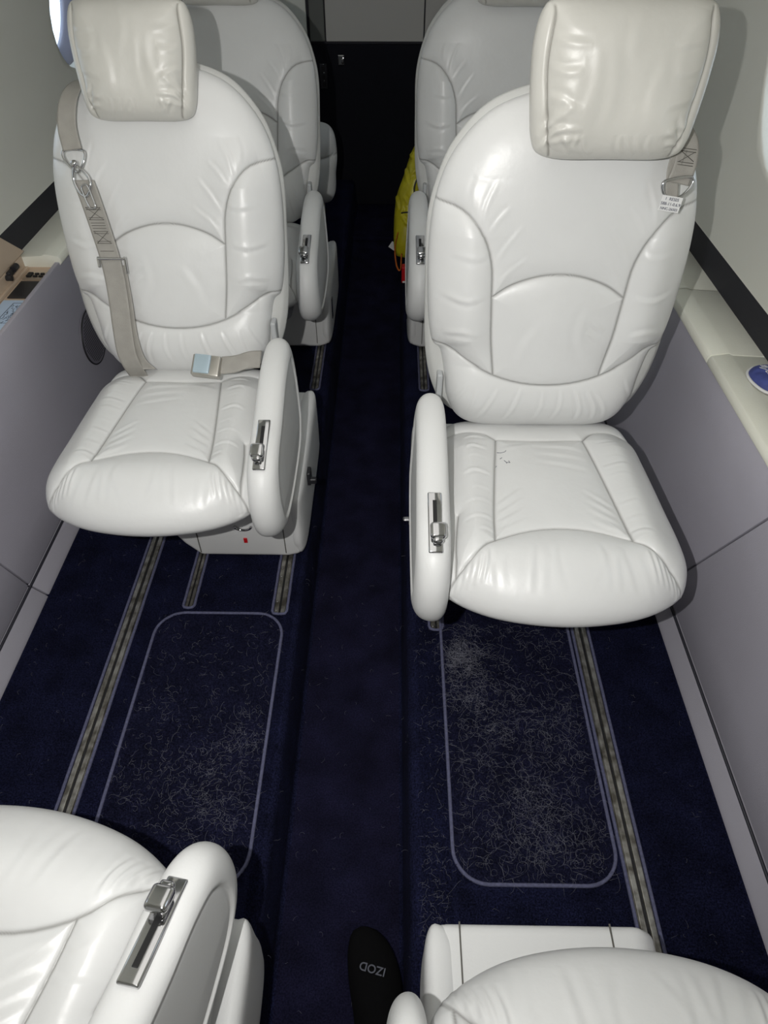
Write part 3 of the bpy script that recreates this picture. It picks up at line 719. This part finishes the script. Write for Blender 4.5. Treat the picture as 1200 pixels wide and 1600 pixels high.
# stitching patches on the lap strap
st = []
def lp(u, v):  # along strap just over its face
    c = np.array(bk(-0.132 + (0.335 - v) * 0.17, v, 0.0315)); return c + np.array([u, 0, 0.0])
for (v0, v1) in ((0.345, 0.322), (0.300, 0.277)):
    w2 = 0.015
    st += [[lp(-w2, v0), lp(w2, v0)], [lp(-w2, v1), lp(w2, v1)], [lp(-w2, v0), lp(w2, v1)], [lp(w2, v0), lp(-w2, v1)], [lp(-w2, v0 - .004), lp(w2, v0 - .004)], [lp(-w2, v1 + .004), lp(w2, v1 + .004)]]
for v in (0.316, 0.311, 0.306, 0.262): st.append([lp(-0.014, v), lp(0.014, v)])
tube('stitching', st, 0.0005, THREAD, b, k=4)
# snap hook and D ring
def ring(pts, rad, nm, parent, m=CHROME): return tube(nm, [smooth_closed(pts, 48)], rad, m, parent, k=8, closed=True)
ring([bk(-0.172, 0.447, 0.024), bk(-0.136, 0.447, 0.024), bk(-0.134, 0.432, 0.028), bk(-0.146, 0.412, 0.032), bk(-0.156, 0.412, 0.032), bk(-0.174, 0.432, 0.028)], 0.0026, 'snap_hook', b)
ring([bk(-0.152, 0.420, 0.034), bk(-0.132, 0.404, 0.034), bk(-0.128, 0.385, 0.036), bk(-0.140, 0.366, 0.037), bk(-0.154, 0.376, 0.036), bk(-0.160, 0.398, 0.034)], 0.0030, 'hook_ring', b)
ring([bk(-0.144, 0.385, 0.038), bk(-0.134, 0.385, 0.038), bk(-0.124, 0.352, 0.041), bk(-0.125, 0.345, 0.041), bk(-0.136, 0.347, 0.041), bk(-0.146, 0.378, 0.038)], 0.0018, 'keeper_ring', b)
bm = bmesh.new(); bmesh.ops.create_uvsphere(bm, u_segments=16, v_segments=10, radius=0.007, matrix=Matrix.Translation(bk(-0.153, 0.424, 0.034)))
link('hook_swivel', bm_mesh('hook_swivel', bm), CHROME, b)
Rb = Matrix.Rotation(-REC - math.radians(4), 4, 'X')
bm = bmesh.new()
rbox(bm, *bk(-0.114, 0.247, 0.032), 0.058, 0.005, 0.005, r=0.002, rot=Rb); rbox(bm, *bk(-0.142, 0.240, 0.030), 0.005, 0.006, 0.022, r=0.002, rot=Rb); rbox(bm, *bk(-0.086, 0.234, 0.030), 0.005, 0.006, 0.034, r=0.002, rot=Rb)
link('strap_adjuster', bm_mesh('strap_adjuster', bm), CHROME, b, smooth=False)
# lap belt end and buckle by the armrest
link('buckle_strap', ribbon_mesh('buckle_strap', [(0.185, -0.035, 0.478), (0.16, -0.045, 0.482), (0.13, -0.052, 0.476), (0.10, -0.055, 0.474)], (0.05, 0.75, 0.6), 0.040, n=24), WEB, b)
Rk = Matrix.Rotation(math.radians(38), 4, 'X') @ Matrix.Rotation(math.radians(-6), 4, 'Z')
bm = bmesh.new(); rbox(bm, 0.070, -0.060, 0.474, 0.062, 0.048, 0.020, r=0.004, rot=Rk)
o = link('buckle', bm_mesh('buckle', bm), mat('brushed_buckle_steel', (0.52, 0.5, 0.46), 0.3, 0.9), b, smooth=False); shade_auto(o)
bm = bmesh.new(); rbox(bm, 0.062, -0.065, 0.4845, 0.036, 0.042, 0.006, r=0.003, rot=Rk)
o = link('buckle_cover', bm_mesh('buckle_cover', bm), mat('blue_grey_cover', (0.50, 0.62, 0.70), 0.25, 0.4), b, smooth=False); shade_auto(o)

seat = seats['R1'][0]
TILT = recl(-4)
b = empty('seat_belt', parent=seat)
link('shoulder_strap', ribbon_mesh('shoulder_strap', [bk(0.120, 0.578, -0.06), bk(0.148, 0.562, -0.015), bk(0.166, 0.535, 0.010), bk(0.170, 0.50, 0.018), bk(0.163, 0.470, 0.024)], (1, 0, -0.2), 0.038), WEB, b)
link('strap_tail', ribbon_mesh('strap_tail', [bk(0.158, 0.52, 0.016), bk(0.152, 0.49, 0.020), bk(0.158, 0.448, 0.024)], (1, 0, -0.2), 0.022, n=24), WEB, b)
ring([bk(0.142, 0.474, 0.024), bk(0.182, 0.480, 0.024), bk(0.184, 0.466, 0.026), bk(0.170, 0.450, 0.027), bk(0.152, 0.448, 0.027), bk(0.140, 0.460, 0.025)], 0.0026, 'snap_hook', b)
st = [[np.array(bk(0.156, v, 0.0192)), np.array(bk(0.182, v - 0.003, 0.0192))] for v in (0.522, 0.518, 0.502, 0.498)] + [[bk(0.157, 0.518, 0.0192), bk(0.181, 0.502, 0.0205)], [bk(0.181, 0.516, 0.0192), bk(0.157, 0.502, 0.0205)]]
tube('stitching', st, 0.0005, THREAD, b, k=4)
def text(name, body, size, mtx, m, parent, ext=0.0002, italic=0.0, align='CENTER', bold=0.0):
    cu = bpy.data.curves.new(name, 'FONT'); cu.body = body; cu.size = size; cu.extrude = ext; cu.align_x = align; cu.align_y = 'CENTER'; cu.shear = italic
    cu.offset = size * bold; t0 = bpy.data.objects.new(name, cu); C.objects.link(t0)
    bpy.context.view_layer.update(); me = bpy.data.meshes.new_from_object(t0.evaluated_get(bpy.context.evaluated_depsgraph_get())); bpy.data.objects.remove(t0)
    me.materials.clear(); me.materials.append(m); o = link(name, me, m, parent, smooth=False); o.matrix_basis = mtx; return o
def frame_back(x, sv, d, rz=0):  # text plane parallel to the backrest
    return Matrix.Translation(bk(x, sv, d)) @ Matrix.Rotation(PI / 2 - REC + math.radians(4), 4, 'X') @ Matrix.Rotation(rz, 4, 'Z')
bm = bmesh.new(); Mt = frame_back(0.156, 0.440, 0.030, math.radians(-8))
bmesh.ops.create_cube(bm, size=1, matrix=Mt @ Matrix.Diagonal((0.035, 0.024, 0.0008, 1)))
tg = link('tag_label', bm_mesh('tag_label', bm), WHITE, b, smooth=False)
for k, (tx, sz) in enumerate((('1  RES05', 0.0066), ('588-11-0.6.9', 0.0066), ('NNC-26503', 0.0058))):
    text('lettering', tx, sz, Mt @ Matrix.Translation((0, 0.0072 - 0.0076 * k, 0.0006)), INK, tg)

# pen marks on the cushion of the right seat
def top_z(x, y): return 0.352 + 0.083
pm = []
for (x0, y0, pts) in ((-0.088, -0.075, [(0, 0), (.006, -.004), (.014, -.003), (.017, .001)]), (-0.085, -0.098, [(0, 0), (.004, .003)]), (-0.078, -0.105, [(0, 0), (.003, -.006), (.004, -.010)]), (-0.074, -0.112, [(0, 0), (.006, -.002), (.004, .004)]), (-0.095, -0.118, [(0, 0), (.002, .001)])):
    pm.append([(x0 + a, y0 + c, 0) for a, c in pts])
deps = seats['R1'][0].children
cush = [c for c in deps if c.name.startswith('seat_cushion')][0]
cv = np.empty(len(cush.data.vertices) * 3, np.float32); cush.data.vertices.foreach_get('co', cv); cv = cv.reshape(-1, 3)
cvt = cv[cv[:, 2] > 0.40]
def cz(x, y):
    d = (cvt[:, 0] - x) ** 2 + (cvt[:, 1] - y) ** 2; return float(cvt[np.argmin(d), 2])
pm = [[(x, y, cz(x, y) + 0.0002) for x, y, _ in P] for P in pm]
tube('pen_marks', pm, 0.0006, INK, cush, k=4)

# ---------------------------------------------------------------- seat tracks in the floor
def track(x0, x1, ya, yb, label, rivets=False):
    """aluminium channel between two carpet bindings"""
    r = empty('seat_track', ((x0 + x1) / 2, (ya + yb) / 2, 0.0)); tag(r, label, 'seat track', 'aluminium seat tracks let into the carpet')
    w2 = (x1 - x0) / 2; l2 = (yb - ya) / 2
    bm = bmesh.new()
    iw = w2 - 0.004
    rbox(bm, 0, 0, 0.0008, 2 * iw, 2 * l2, 0.0016, r=0)
    rbox(bm, -iw * 0.56, 0, 0.003, iw * 0.72, 2 * l2, 0.004, r=0.0012, seg=2); rbox(bm, iw * 0.56, 0, 0.003, iw * 0.72, 2 * l2, 0.004, r=0.0012, seg=2)
    rr = link('rail', bm_mesh('rail', bm), ALU, r, smooth=False)
    box('rail_slot', (0, 0, 0.0022), (iw * 0.30, 2 * l2, 0.0016), DARK, rr, r=0)
    if rivets:
        for k in range(6):
            bm = bmesh.new(); bmesh.ops.create_uvsphere(bm, u_segments=8, v_segments=5, radius=0.0022, matrix=Matrix.Translation((-iw * 0.62, -l2 + 0.008 + 0.026 * k, 0.005)))
            link('rivet', bm_mesh('rivet', bm), CHROME, rr)
    pts = [(-w2, l2), (-w2, 0.3 * l2), (-w2, -l2 + 0.006), (-w2 + 0.005, -l2), (w2 - 0.005, -l2), (w2, -l2 + 0.006), (w2, 0.3 * l2), (w2, l2)]
    P = [np.array((x + random.uniform(-.0003, .0003), y, 0.003)) for x, y in resample(np.array(pts, float), 140, False)]
    tube('binding', [P], 0.0035, BIND, r, k=6)
track(-0.520, -0.484, -0.40, 3.0, 'long aluminium seat track nearest the left wall, running under the seats')
track(-0.388, -0.362, 1.000, 1.45, 'short narrow seat track ending at the left mat, under the strap seat')
track(-0.176, -0.142, 0.985, 1.60, 'short wide riveted seat track beside the aisle under the strap seat', True)
track(0.516, 0.552, -0.40, 3.0, 'long aluminium seat track nearest the right wall, outside the right mat')
track(0.190, 0.222, 0.945, 1.60, 'short frayed seat track end under the armrest of the seat with pen marks', True)
track(-0.170, -0.140, 1.90, 2.60, 'seat track stub under the rear left seat'); track(0.190, 0.220, 1.90, 2.60, 'seat track stub under the rear right seat')

# ---------------------------------------------------------------- carpet mats
def rrect(x0, x1, y0, y1, r, n=10):
    P = []
    for cx, cy, a0 in ((x1 - r, y0 + r, -90), (x1 - r, y1 - r, 0), (x0 + r, y1 - r, 90), (x0 + r, y0 + r, 180)):
        for a in np.linspace(a0, a0 + 90, n): P.append((cx + r * math.cos(math.radians(a)), cy + r * math.sin(math.radians(a))))
    return P
def floor_mat(x0, x1, y0, y1, r, label):
    cx, cy = (x0 + x1) / 2, (y0 + y1) / 2
    e = empty('floor_mat', (cx, cy, 0)); tag(e, label, 'floor mat', 'navy carpet mats with bound edges')
    P = rrect(x0 - cx, x1 - cx, y0 - cy, y1 - cy, r)
    m = link('mat_pile', prism('mat_pile', P, 0.0, 0.004, 'z'), CARPETM, e, smooth=False)
    Q = [np.array((x, y, 0.0035)) for x, y in resample(np.array(P), 220, True)]
    tube('edge_binding', [Q], 0.0036, BIND, e, k=8, closed=True)
    return e
floor_mat(-0.437, -0.146, 0.395, 0.985, 0.062, 'navy rectangular floor mat with grey-blue bound edge, left of the aisle')
floor_mat(0.216, 0.506, 0.408, 1.10, 0.060, 'navy floor mat heavy with pale hair, right of the aisle')

# ---------------------------------------------------------------- loose pet hair
def hairs(name, n, region, m, rad, lens, clump=None, z0=0.005, label=None, seed=1, curl=1.0):
    g = np.random.default_rng(seed); V = []; F = []; K = 10
    x0, x1, y0, y1 = region
    cl = None if clump is None else np.array(clump)
    for i in range(n):
        if cl is not None and g.random() < 0.62:
            c = cl[g.integers(len(cl))]; x = g.normal(c[0], c[2]); y = g.normal(c[1], c[2])
        else: x = g.uniform(x0, x1); y = g.uniform(y0, y1)
        if not (x0 < x < x1 and y0 < y < y1): continue
        L = g.uniform(*lens); a = g.uniform(0, 2 * PI); k = g.normal(0, 2.0) * curl; dz = g.uniform(0.0005, 0.004)
        base = len(V); px, py = x, y; zz = z0(x) if callable(z0) else z0
        for j in range(K):
            t = j / (K - 1); a += k / K + g.normal(0, 0.18); px += math.cos(a) * L / K; py += math.sin(a) * L / K
            nx, ny = -math.sin(a), math.cos(a); z = zz + dz * math.sin(PI * t); rr = rad * (1 - 0.6 * t)
            V += [(px + nx * rr, py + ny * rr, z), (px - nx * rr, py - ny * rr, z), (px, py, z + rr * 1.5)]
        for j in range(K - 1):
            for q in range(3): F.append((base + j * 3 + q, base + j * 3 + (q + 1) % 3, base + (j + 1) * 3 + (q + 1) % 3, base + (j + 1) * 3 + q))
    o = link(name, mesh(name, V, F), m, smooth=False); tag(o, label, 'pet hair', kind='stuff'); return o
hairs('pet_hair', 2100, (0.225, 0.498, 0.415, 0.97), HAIRM, 0.00015, (0.012, 0.044), [(0.25, 0.88, 0.02), (0.26, 0.86, 0.03), (0.25, 0.80, 0.03), (0.27, 0.74, 0.04), (0.26, 0.89, 0.03), (0.38, 0.56, 0.04), (0.34, 0.66, 0.06), (0.36, 0.50, 0.04), (0.44, 0.47, 0.04), (0.42, 0.70, 0.05)], 0.0045, 'fine pale curly pet hair matted over the right floor mat', 3, 1.6)
hairs('pet_hair', 900, (-0.43, -0.152, 0.40, 0.975), HAIRM, 0.00015, (0.008, 0.032), [(-0.22, 0.62, 0.05), (-0.20, 0.52, 0.04), (-0.26, 0.55, 0.04), (-0.34, 0.60, 0.05), (-0.19, 0.68, 0.03)], 0.0045, 'fine pale pet hair scattered over the left floor mat', 4, 1.6)
hairs('pet_hair', 420, (-0.70, 0.70, 0.2, 1.3), HAIRD, 0.0002, (0.006, 0.018), None, lambda x: (AZ + 0.001 if -0.09 < x < 0.118 else (0.001 if (x < -0.135 or x > 0.165) else -0.02)), 'sparse short pet hairs on the bare navy carpet and in the aisle', 5, 1.3)
hairs('pet_hair', 330, (0.162, 0.205, 0.25, 1.0), HAIRM, 0.00014, (0.006, 0.022), [(0.17, 0.45, 0.04), (0.175, 0.36, 0.04)], 0.001, 'pale pet hair along the edge of the right step', 6, 1.3)

# carpet pile fibres: short tufts so the nap reads as pile
def pile(name, n, regions, m, label, seed):
    g = np.random.default_rng(seed); V = []; F = []
    for (x0, x1, y0, y1, z, cnt) in regions:
        x = g.uniform(x0, x1, cnt); y = g.uniform(y0, y1, cnt); a = g.uniform(0, 2 * PI, cnt)
        h = g.uniform(0.0015, 0.0042, cnt); lx = g.normal(0, 0.0018, cnt); ly = g.normal(0, 0.0018, cnt); w_ = 0.0007
        b0 = np.stack([x - w_ * np.cos(a), y - w_ * np.sin(a), np.full(cnt, z - 0.0002)], 1); b1 = np.stack([x + w_ * np.cos(a), y + w_ * np.sin(a), np.full(cnt, z - 0.0002)], 1)
        tp = np.stack([x + lx, y + ly, z + h], 1)
        V.append(np.stack([b0, b1, tp], 1).reshape(-1, 3))
    V = np.concatenate(V).astype(np.float32); nv = len(V); nf = nv // 3
    me = bpy.data.meshes.new(name); me.vertices.add(nv); me.vertices.foreach_set('co', V.ravel())
    me.loops.add(nv); me.loops.foreach_set('vertex_index', np.arange(nv, dtype=np.int32)); me.polygons.add(nf)
    me.polygons.foreach_set('loop_start', np.arange(0, nv, 3, dtype=np.int32)); me.update(calc_edges=True); me.validate()
    o = link(name, me, m, smooth=False); tag(o, label, 'carpet', kind='stuff'); return o
pile('carpet_pile', 0, [(-0.715, -0.524, 0.15, 1.3, 0, 60000), (-0.48, -0.44, 0.2, 1.3, 0, 15000), (-0.44, -0.18, 0.99, 1.3, 0, 16000), (-0.43, -0.15, 0.40, 0.98, 0.004, 60000), (-0.142, -0.125, 0.2, 1.3, 0, 7000),
                        (0.16, 0.212, 0.2, 1.2, 0, 20000), (0.22, 0.50, 0.41, 1.0, 0.004, 60000), (0.22, 0.51, 0.2, 0.40, 0, 20000), (0.556, 0.715, 0.2, 1.1, 0, 50000)], CARPET, 'short navy carpet pile', 9)

# ---------------------------------------------------------------- things along the left ledge
tr = box('trim_14', (-0.820, 1.4425, 0.492), (0.100, 0.583, 0.012), BEIGE, r=0.001); tr['kind'] = 'structure'
tr = box('trim_15', (-0.822, 1.7195, 0.512), (0.100, 0.006, 0.030), BEIGE, r=0.001); tr['kind'] = 'structure'
t = empty('storage_box', (-0.862, 1.42, 0.4985)); tag(t, 'beige plastic box with a black clasp and slanted lid set into the left ledge', 'box')
bm = bmesh.new(); rbox(bm, 0.0, 0.01, 0.018, 0.020, 0.56, 0.036, r=0.002)
link('box_body', bm_mesh('box_body', bm), BEIGE, t, smooth=False)
box('box_rim', (0.014, 0.01, 0.004), (0.008, 0.56, 0.008), BEIGE, t, r=0.0015)
link('box_lid', prism('box_lid', [(-0.30, 0.037), (0.315, 0.037), (0.225, 0.112), (-0.30, 0.112)], -0.006, 0.010, 'x', r=0.003), BEIGE, t, smooth=False)
bm = bmesh.new(); rbox(bm, 0.014, 0.205, 0.030, 0.012, 0.030, 0.014, r=0.004); bmesh.ops.create_cone(bm, cap_ends=True, segments=16, radius1=0.008, radius2=0.008, depth=0.022, matrix=Matrix.Translation((0.018, 0.225, 0.034)) @ Matrix.Rotation(PI / 2, 4, 'X'))
bmesh.ops.create_cone(bm, cap_ends=True, segments=16, radius1=0.007, radius2=0.007, depth=0.014, matrix=Matrix.Translation((0.018, 0.185, 0.026)) @ Matrix.Rotation(PI / 2, 4, 'Y'))
link('clasp', bm_mesh('clasp', bm), BLACKPL, t, smooth=False)
t = empty('control_panel', (-0.807, 1.61, 0.4985)); tag(t, 'metallic switch plate and black well in the beige recess of the left ledge', 'control panel')
box('black_well', (-0.002, -0.016, 0.0015), (0.056, 0.088, 0.003), BLACKPL, t, r=0.001)
pl = box('switch_plate', (0.0, 0.054, 0.003), (0.060, 0.038, 0.004), mat('champagne_plate', (0.50, 0.42, 0.33), 0.3, 0.6), t, r=0.001)
box('switch', (-0.016, 0.054, 0.007), (0.012, 0.022, 0.005), DARK, pl, r=0.001)
for (sx, sy) in ((0.000, 0.060), (0.000, 0.047), (0.014, 0.060), (0.014, 0.047)):
    box('switch', (sx, sy, 0.0065), (0.010, 0.006, 0.004), DARK, pl, r=0.001)
t = box('printed_card', (0, 0, 0), (0.064, 0.28, 0.0012), PAPER, None, r=0); t.location = (-0.808, 1.398, 0.5000)
tag(t, 'pale blue printed instruction card with line drawings lying in the left ledge recess', 'card')
tube('drawing_outline', [np.array([(-0.008, 0.03, .0008), (0.022, 0.03, .0008), (0.026, 0.125, .0008), (-0.002, 0.125, .0008)])], 0.0007, INK, t, k=4, closed=True)
scr = []
for k in range(26):
    x = random.uniform(-0.002, 0.020); y = random.uniform(0.034, 0.118); scr.append([(x, y, .0008), (x + random.uniform(0.002, .006), y + random.uniform(-.008, .008), .0008), (x + random.uniform(0, .006), y + random.uniform(0, .012), .0008)])
scr += [[(-0.016 + 0.013 * math.cos(a), 0.045 + 0.018 * math.sin(a), .0008) for a in np.linspace(0, 6.2, 20)], [(-0.004 + 0.018 * math.cos(a), 0.0 + 0.02 * math.sin(a), .0008) for a in np.linspace(0, 6.2, 20)]]
tube('line_drawing', scr, 0.0006, INK, t, k=4)

# speaker grille on the left wall panel
xw = float(wall_x(-1, 0.31))
t = empty('speaker_grille', (xw, 1.735, 0.29)); tag(t, 'round black perforated speaker grille in the left wall behind the strap seat', 'speaker')
bm = bmesh.new(); Mx = Matrix.Translation((0.003, 0, 0)) @ Matrix.Rotation(PI / 2, 4, 'Y')
bmesh.ops.create_cone(bm, cap_ends=True, segments=48, radius1=0.078, radius2=0.074, depth=0.006, matrix=Mx)
link('grille', bm_mesh('grille', bm), mat('speaker_mesh', (0.22, 0.21, 0.25), 0.5), t, smooth=False)
bm = bmesh.new()
for i in range(-9, 10):
    for j in range(-9, 10):
        yy = (i + 0.5 * (j % 2)) * 0.0078; zz = j * 0.0072
        if math.hypot(yy, zz) < 0.068: bmesh.ops.create_circle(bm, cap_ends=True, segments=8, radius=0.0026, matrix=Matrix.Translation((0.0064, yy, zz)) @ Matrix.Rotation(PI / 2, 4, 'Y'))
link('perforation', bm_mesh('perforation', bm), DARK, t, smooth=False)
ring_ = [(0.005, 0.077 * math.cos(a), 0.077 * math.sin(a)) for a in np.linspace(0, 2 * PI, 60, endpoint=False)]
tube('rim', [ring_], 0.0025, BLACKPL, t, closed=True)

# ---------------------------------------------------------------- blue printed pouch on the right ledge
def FP(x, y, d): return (x, y, d)
ol = [(0.036 * math.cos(a) * (1 + 0.05 * math.sin(3 * a)), 0.05 * math.sin(a) * (1 + 0.06 * math.cos(2 * a))) for a in np.linspace(0, 2 * PI, 14, endpoint=False)]
t = empty('printed_pouch', (0.842, 1.165, 0.534)); tag(t, 'small blue printed pouch with a white edge on the right ledge', 'pouch')
link('pouch_body', pillow('pouch_body', ol, (0, 0), 0.022, 0.006, 90, 20, 6, FP, n=2.2, creases=[([(-0.03, 0.02), (0, 0.0), (0.03, -0.02)], 0.006, 0.003), ([(-0.02, -0.03), (0.01, -0.01)], 0.005, 0.002)]), BLUEF, t)
eb = smooth_closed([(x * 1.03, y * 1.03, 0.001) for x, y in ol], 80)
tube('white_edge', [eb], 0.003, WHITE, t, closed=True)
text('lettering', 'flyers', 0.022, Matrix.Translation((-0.010, 0.0, 0.0228)) @ Matrix.Rotation(math.radians(-84), 4, 'Z'), WHITE, t, italic=0.4)

# ---------------------------------------------------------------- yellow bag, strap, red tag beside the rear right seat
t = empty('yellow_bag', (0.160, 2.93, 0.0)); tag(t, 'crumpled yellow nylon bag in the aisle beside the rear right seat', 'bag')
ycr = []
yr = np.random.default_rng(5)
for k in range(26):
    x, y = yr.uniform(-0.04, 0.05), yr.uniform(-0.05, 0.28); a = yr.uniform(0, PI); L = yr.uniform(0.03, 0.08)
    ycr.append(([(x, y), (x + L * .5 * math.cos(a) + 0.005, y + L * .5 * math.sin(a)), (x + L * math.cos(a), y + L * math.sin(a))], 0.006, 0.005))
yo = [(-0.055, -0.08), (-0.02, -0.1), (0.03, -0.095), (0.06, -0.06), (0.06, 0.05), (0.06, 0.17), (0.055, 0.27), (0.035, 0.31), (0.01, 0.28), (-0.02, 0.2), (-0.05, 0.12), (-0.06, 0.02)]
def FY(x, y, d): return (x, -d + 0.02 + 0.35 * y, 0.10 + y)
link('bag_body', pillow('bag_body', yo, (0.01, 0.08), 0.06, 0.05, 160, 44, 14, FY, n=2.6, creases=ycr), YEL, t)
tube('drawcord', [smooth_open([(0.05, -0.03, 0.36), (0.02, -0.05, 0.30), (0.03, -0.06, 0.22), (-0.03, -0.05, 0.2)], 30)], 0.003, BLACKPL, t)
t = empty('orange_strap', (0.118, 2.86, 0.0))
tag(t, 'loose orange strap loop hanging from the yellow bag', 'strap')
lp_ = ribbon_mesh('strap_loop', [(0.0, 0.02, 0.12), (-0.012, 0.0, 0.06), (-0.004, -0.03, 0.0), (0.012, -0.03, -0.02), (0.016, 0.0, 0.04)], (0.4, 0.9, 0), 0.012, n=36)
link('strap_loop', lp_, ORG, t)
o = box('paper_slip', (0, 0, 0), (0.030, 0.002, 0.030), WHITE, None, r=0, rot=Matrix.Rotation(0.6, 4, 'Y')); o.location = (0.098, 2.98, 0.02)
tag(o, 'tiny white paper corner sticking out under the yellow bag', 'paper')
t = empty('red_block', (0.158, 2.66, 0.0)); tag(t, 'small red plastic block with a white stripe beside the rear right seat', 'box')
box('block', (0, 0, 0.045), (0.050, 0.035, 0.068), RED, t, r=0.005)
box('white_stripe', (0, -0.0185, 0.018), (0.042, 0.003, 0.007), WHITE, t, r=0.001)
# pale padded roll behind the rear left seat
t = empty('padded_cushion', (-0.205, 3.05, 0.0)); tag(t, 'pale folded padded cushion poking out behind the rear left seat', 'cushion')
bo = [(-0.06, 0.0), (0.02, -0.02), (0.055, 0.02), (0.062, 0.10), (0.07, 0.17), (0.06, 0.25), (0.025, 0.285), (-0.04, 0.28), (-0.09, 0.2), (-0.09, 0.08)]
link('cushion_body', pillow('cushion_body', bo, (-0.01, 0.13), 0.07, 0.05, 140, 40, 12, lambda x, y, d: (x, -d, 0.20 + y), n=2.6, seams=[[(-0.1, 0.19), (0.0, 0.17), (0.08, 0.18)]], puff=0.012, pl=0.02), LEATHER2, t)
box('cushion_stand', (-0.02, 0.02, 0.11), (0.05, 0.05, 0.22), SHELLM, t, r=0.008)

# ---------------------------------------------------------------- photographer's foot in the aisle
t = empty('person', (0.086, 0.135, AZ)); tag(t, 'foot in a black sock with grey lettering, standing in the aisle', 'person')
def skin_body(name, pts, m, parent, closed_cap=True):
    """smooth limb: elliptical sections (y, z centre, half width, half height, x) joined"""
    V = []; F = []; K = 24
    P = resample(np.array(pts, float), 40, False) if False else smooth_open(pts, 44)
    ctr = P[:, :3]; T = np.gradient(ctr, axis=0); T /= np.linalg.norm(T, axis=1, keepdims=True)
    for i in range(len(P)):
        sx = np.array([1.0, 0, 0]); up = np.cross(sx, T[i]); up /= np.linalg.norm(up)
        for k in range(K):
            a = 2 * PI * k / K; V.append(ctr[i] + sx * P[i, 3] * math.cos(a) + up * P[i, 4] * math.sin(a))
    for i in range(len(P) - 1):
        for k in range(K): F.append((i * K + k, i * K + (k + 1) % K, (i + 1) * K + (k + 1) % K, (i + 1) * K + k))
    F.append(tuple(range(K))[::-1]); F.append(tuple((len(P) - 1) * K + k for k in range(K)))
    return link(name, mesh(name, V, F), m, parent)
foot = [(-0.030, 0.232, 0.014, 0.006, 0.006), (-0.024, 0.224, 0.018, 0.026, 0.016), (-0.015, 0.195, 0.024, 0.040, 0.022), (-0.006, 0.15, 0.031, 0.045, 0.029), (0.0, 0.10, 0.040, 0.040, 0.038), (0.003, 0.05, 0.050, 0.036, 0.047), (0.004, 0.0, 0.058, 0.035, 0.052), (0.004, -0.035, 0.085, 0.036, 0.048), (0.004, -0.04, 0.14, 0.037, 0.042), (0.004, -0.045, 0.22, 0.043, 0.050)]
skin_body('sock', foot, SOCK, t)
skin_body('leg', [(0.004, -0.045, 0.19, 0.040, 0.046), (0.004, -0.048, 0.24, 0.043, 0.050), (0.004, -0.05, 0.29, 0.045, 0.052), (0.004, -0.05, 0.33, 0.044, 0.050)], SKIN, t)
text('lettering', 'IZOD', 0.0185, Matrix.Translation((-0.010, 0.162, 0.0605)) @ Matrix.Rotation(math.radians(-8), 4, 'X') @ Matrix.Rotation(PI - math.radians(14), 4, 'Z'), INKG, t, ext=0.0004, bold=0.012)
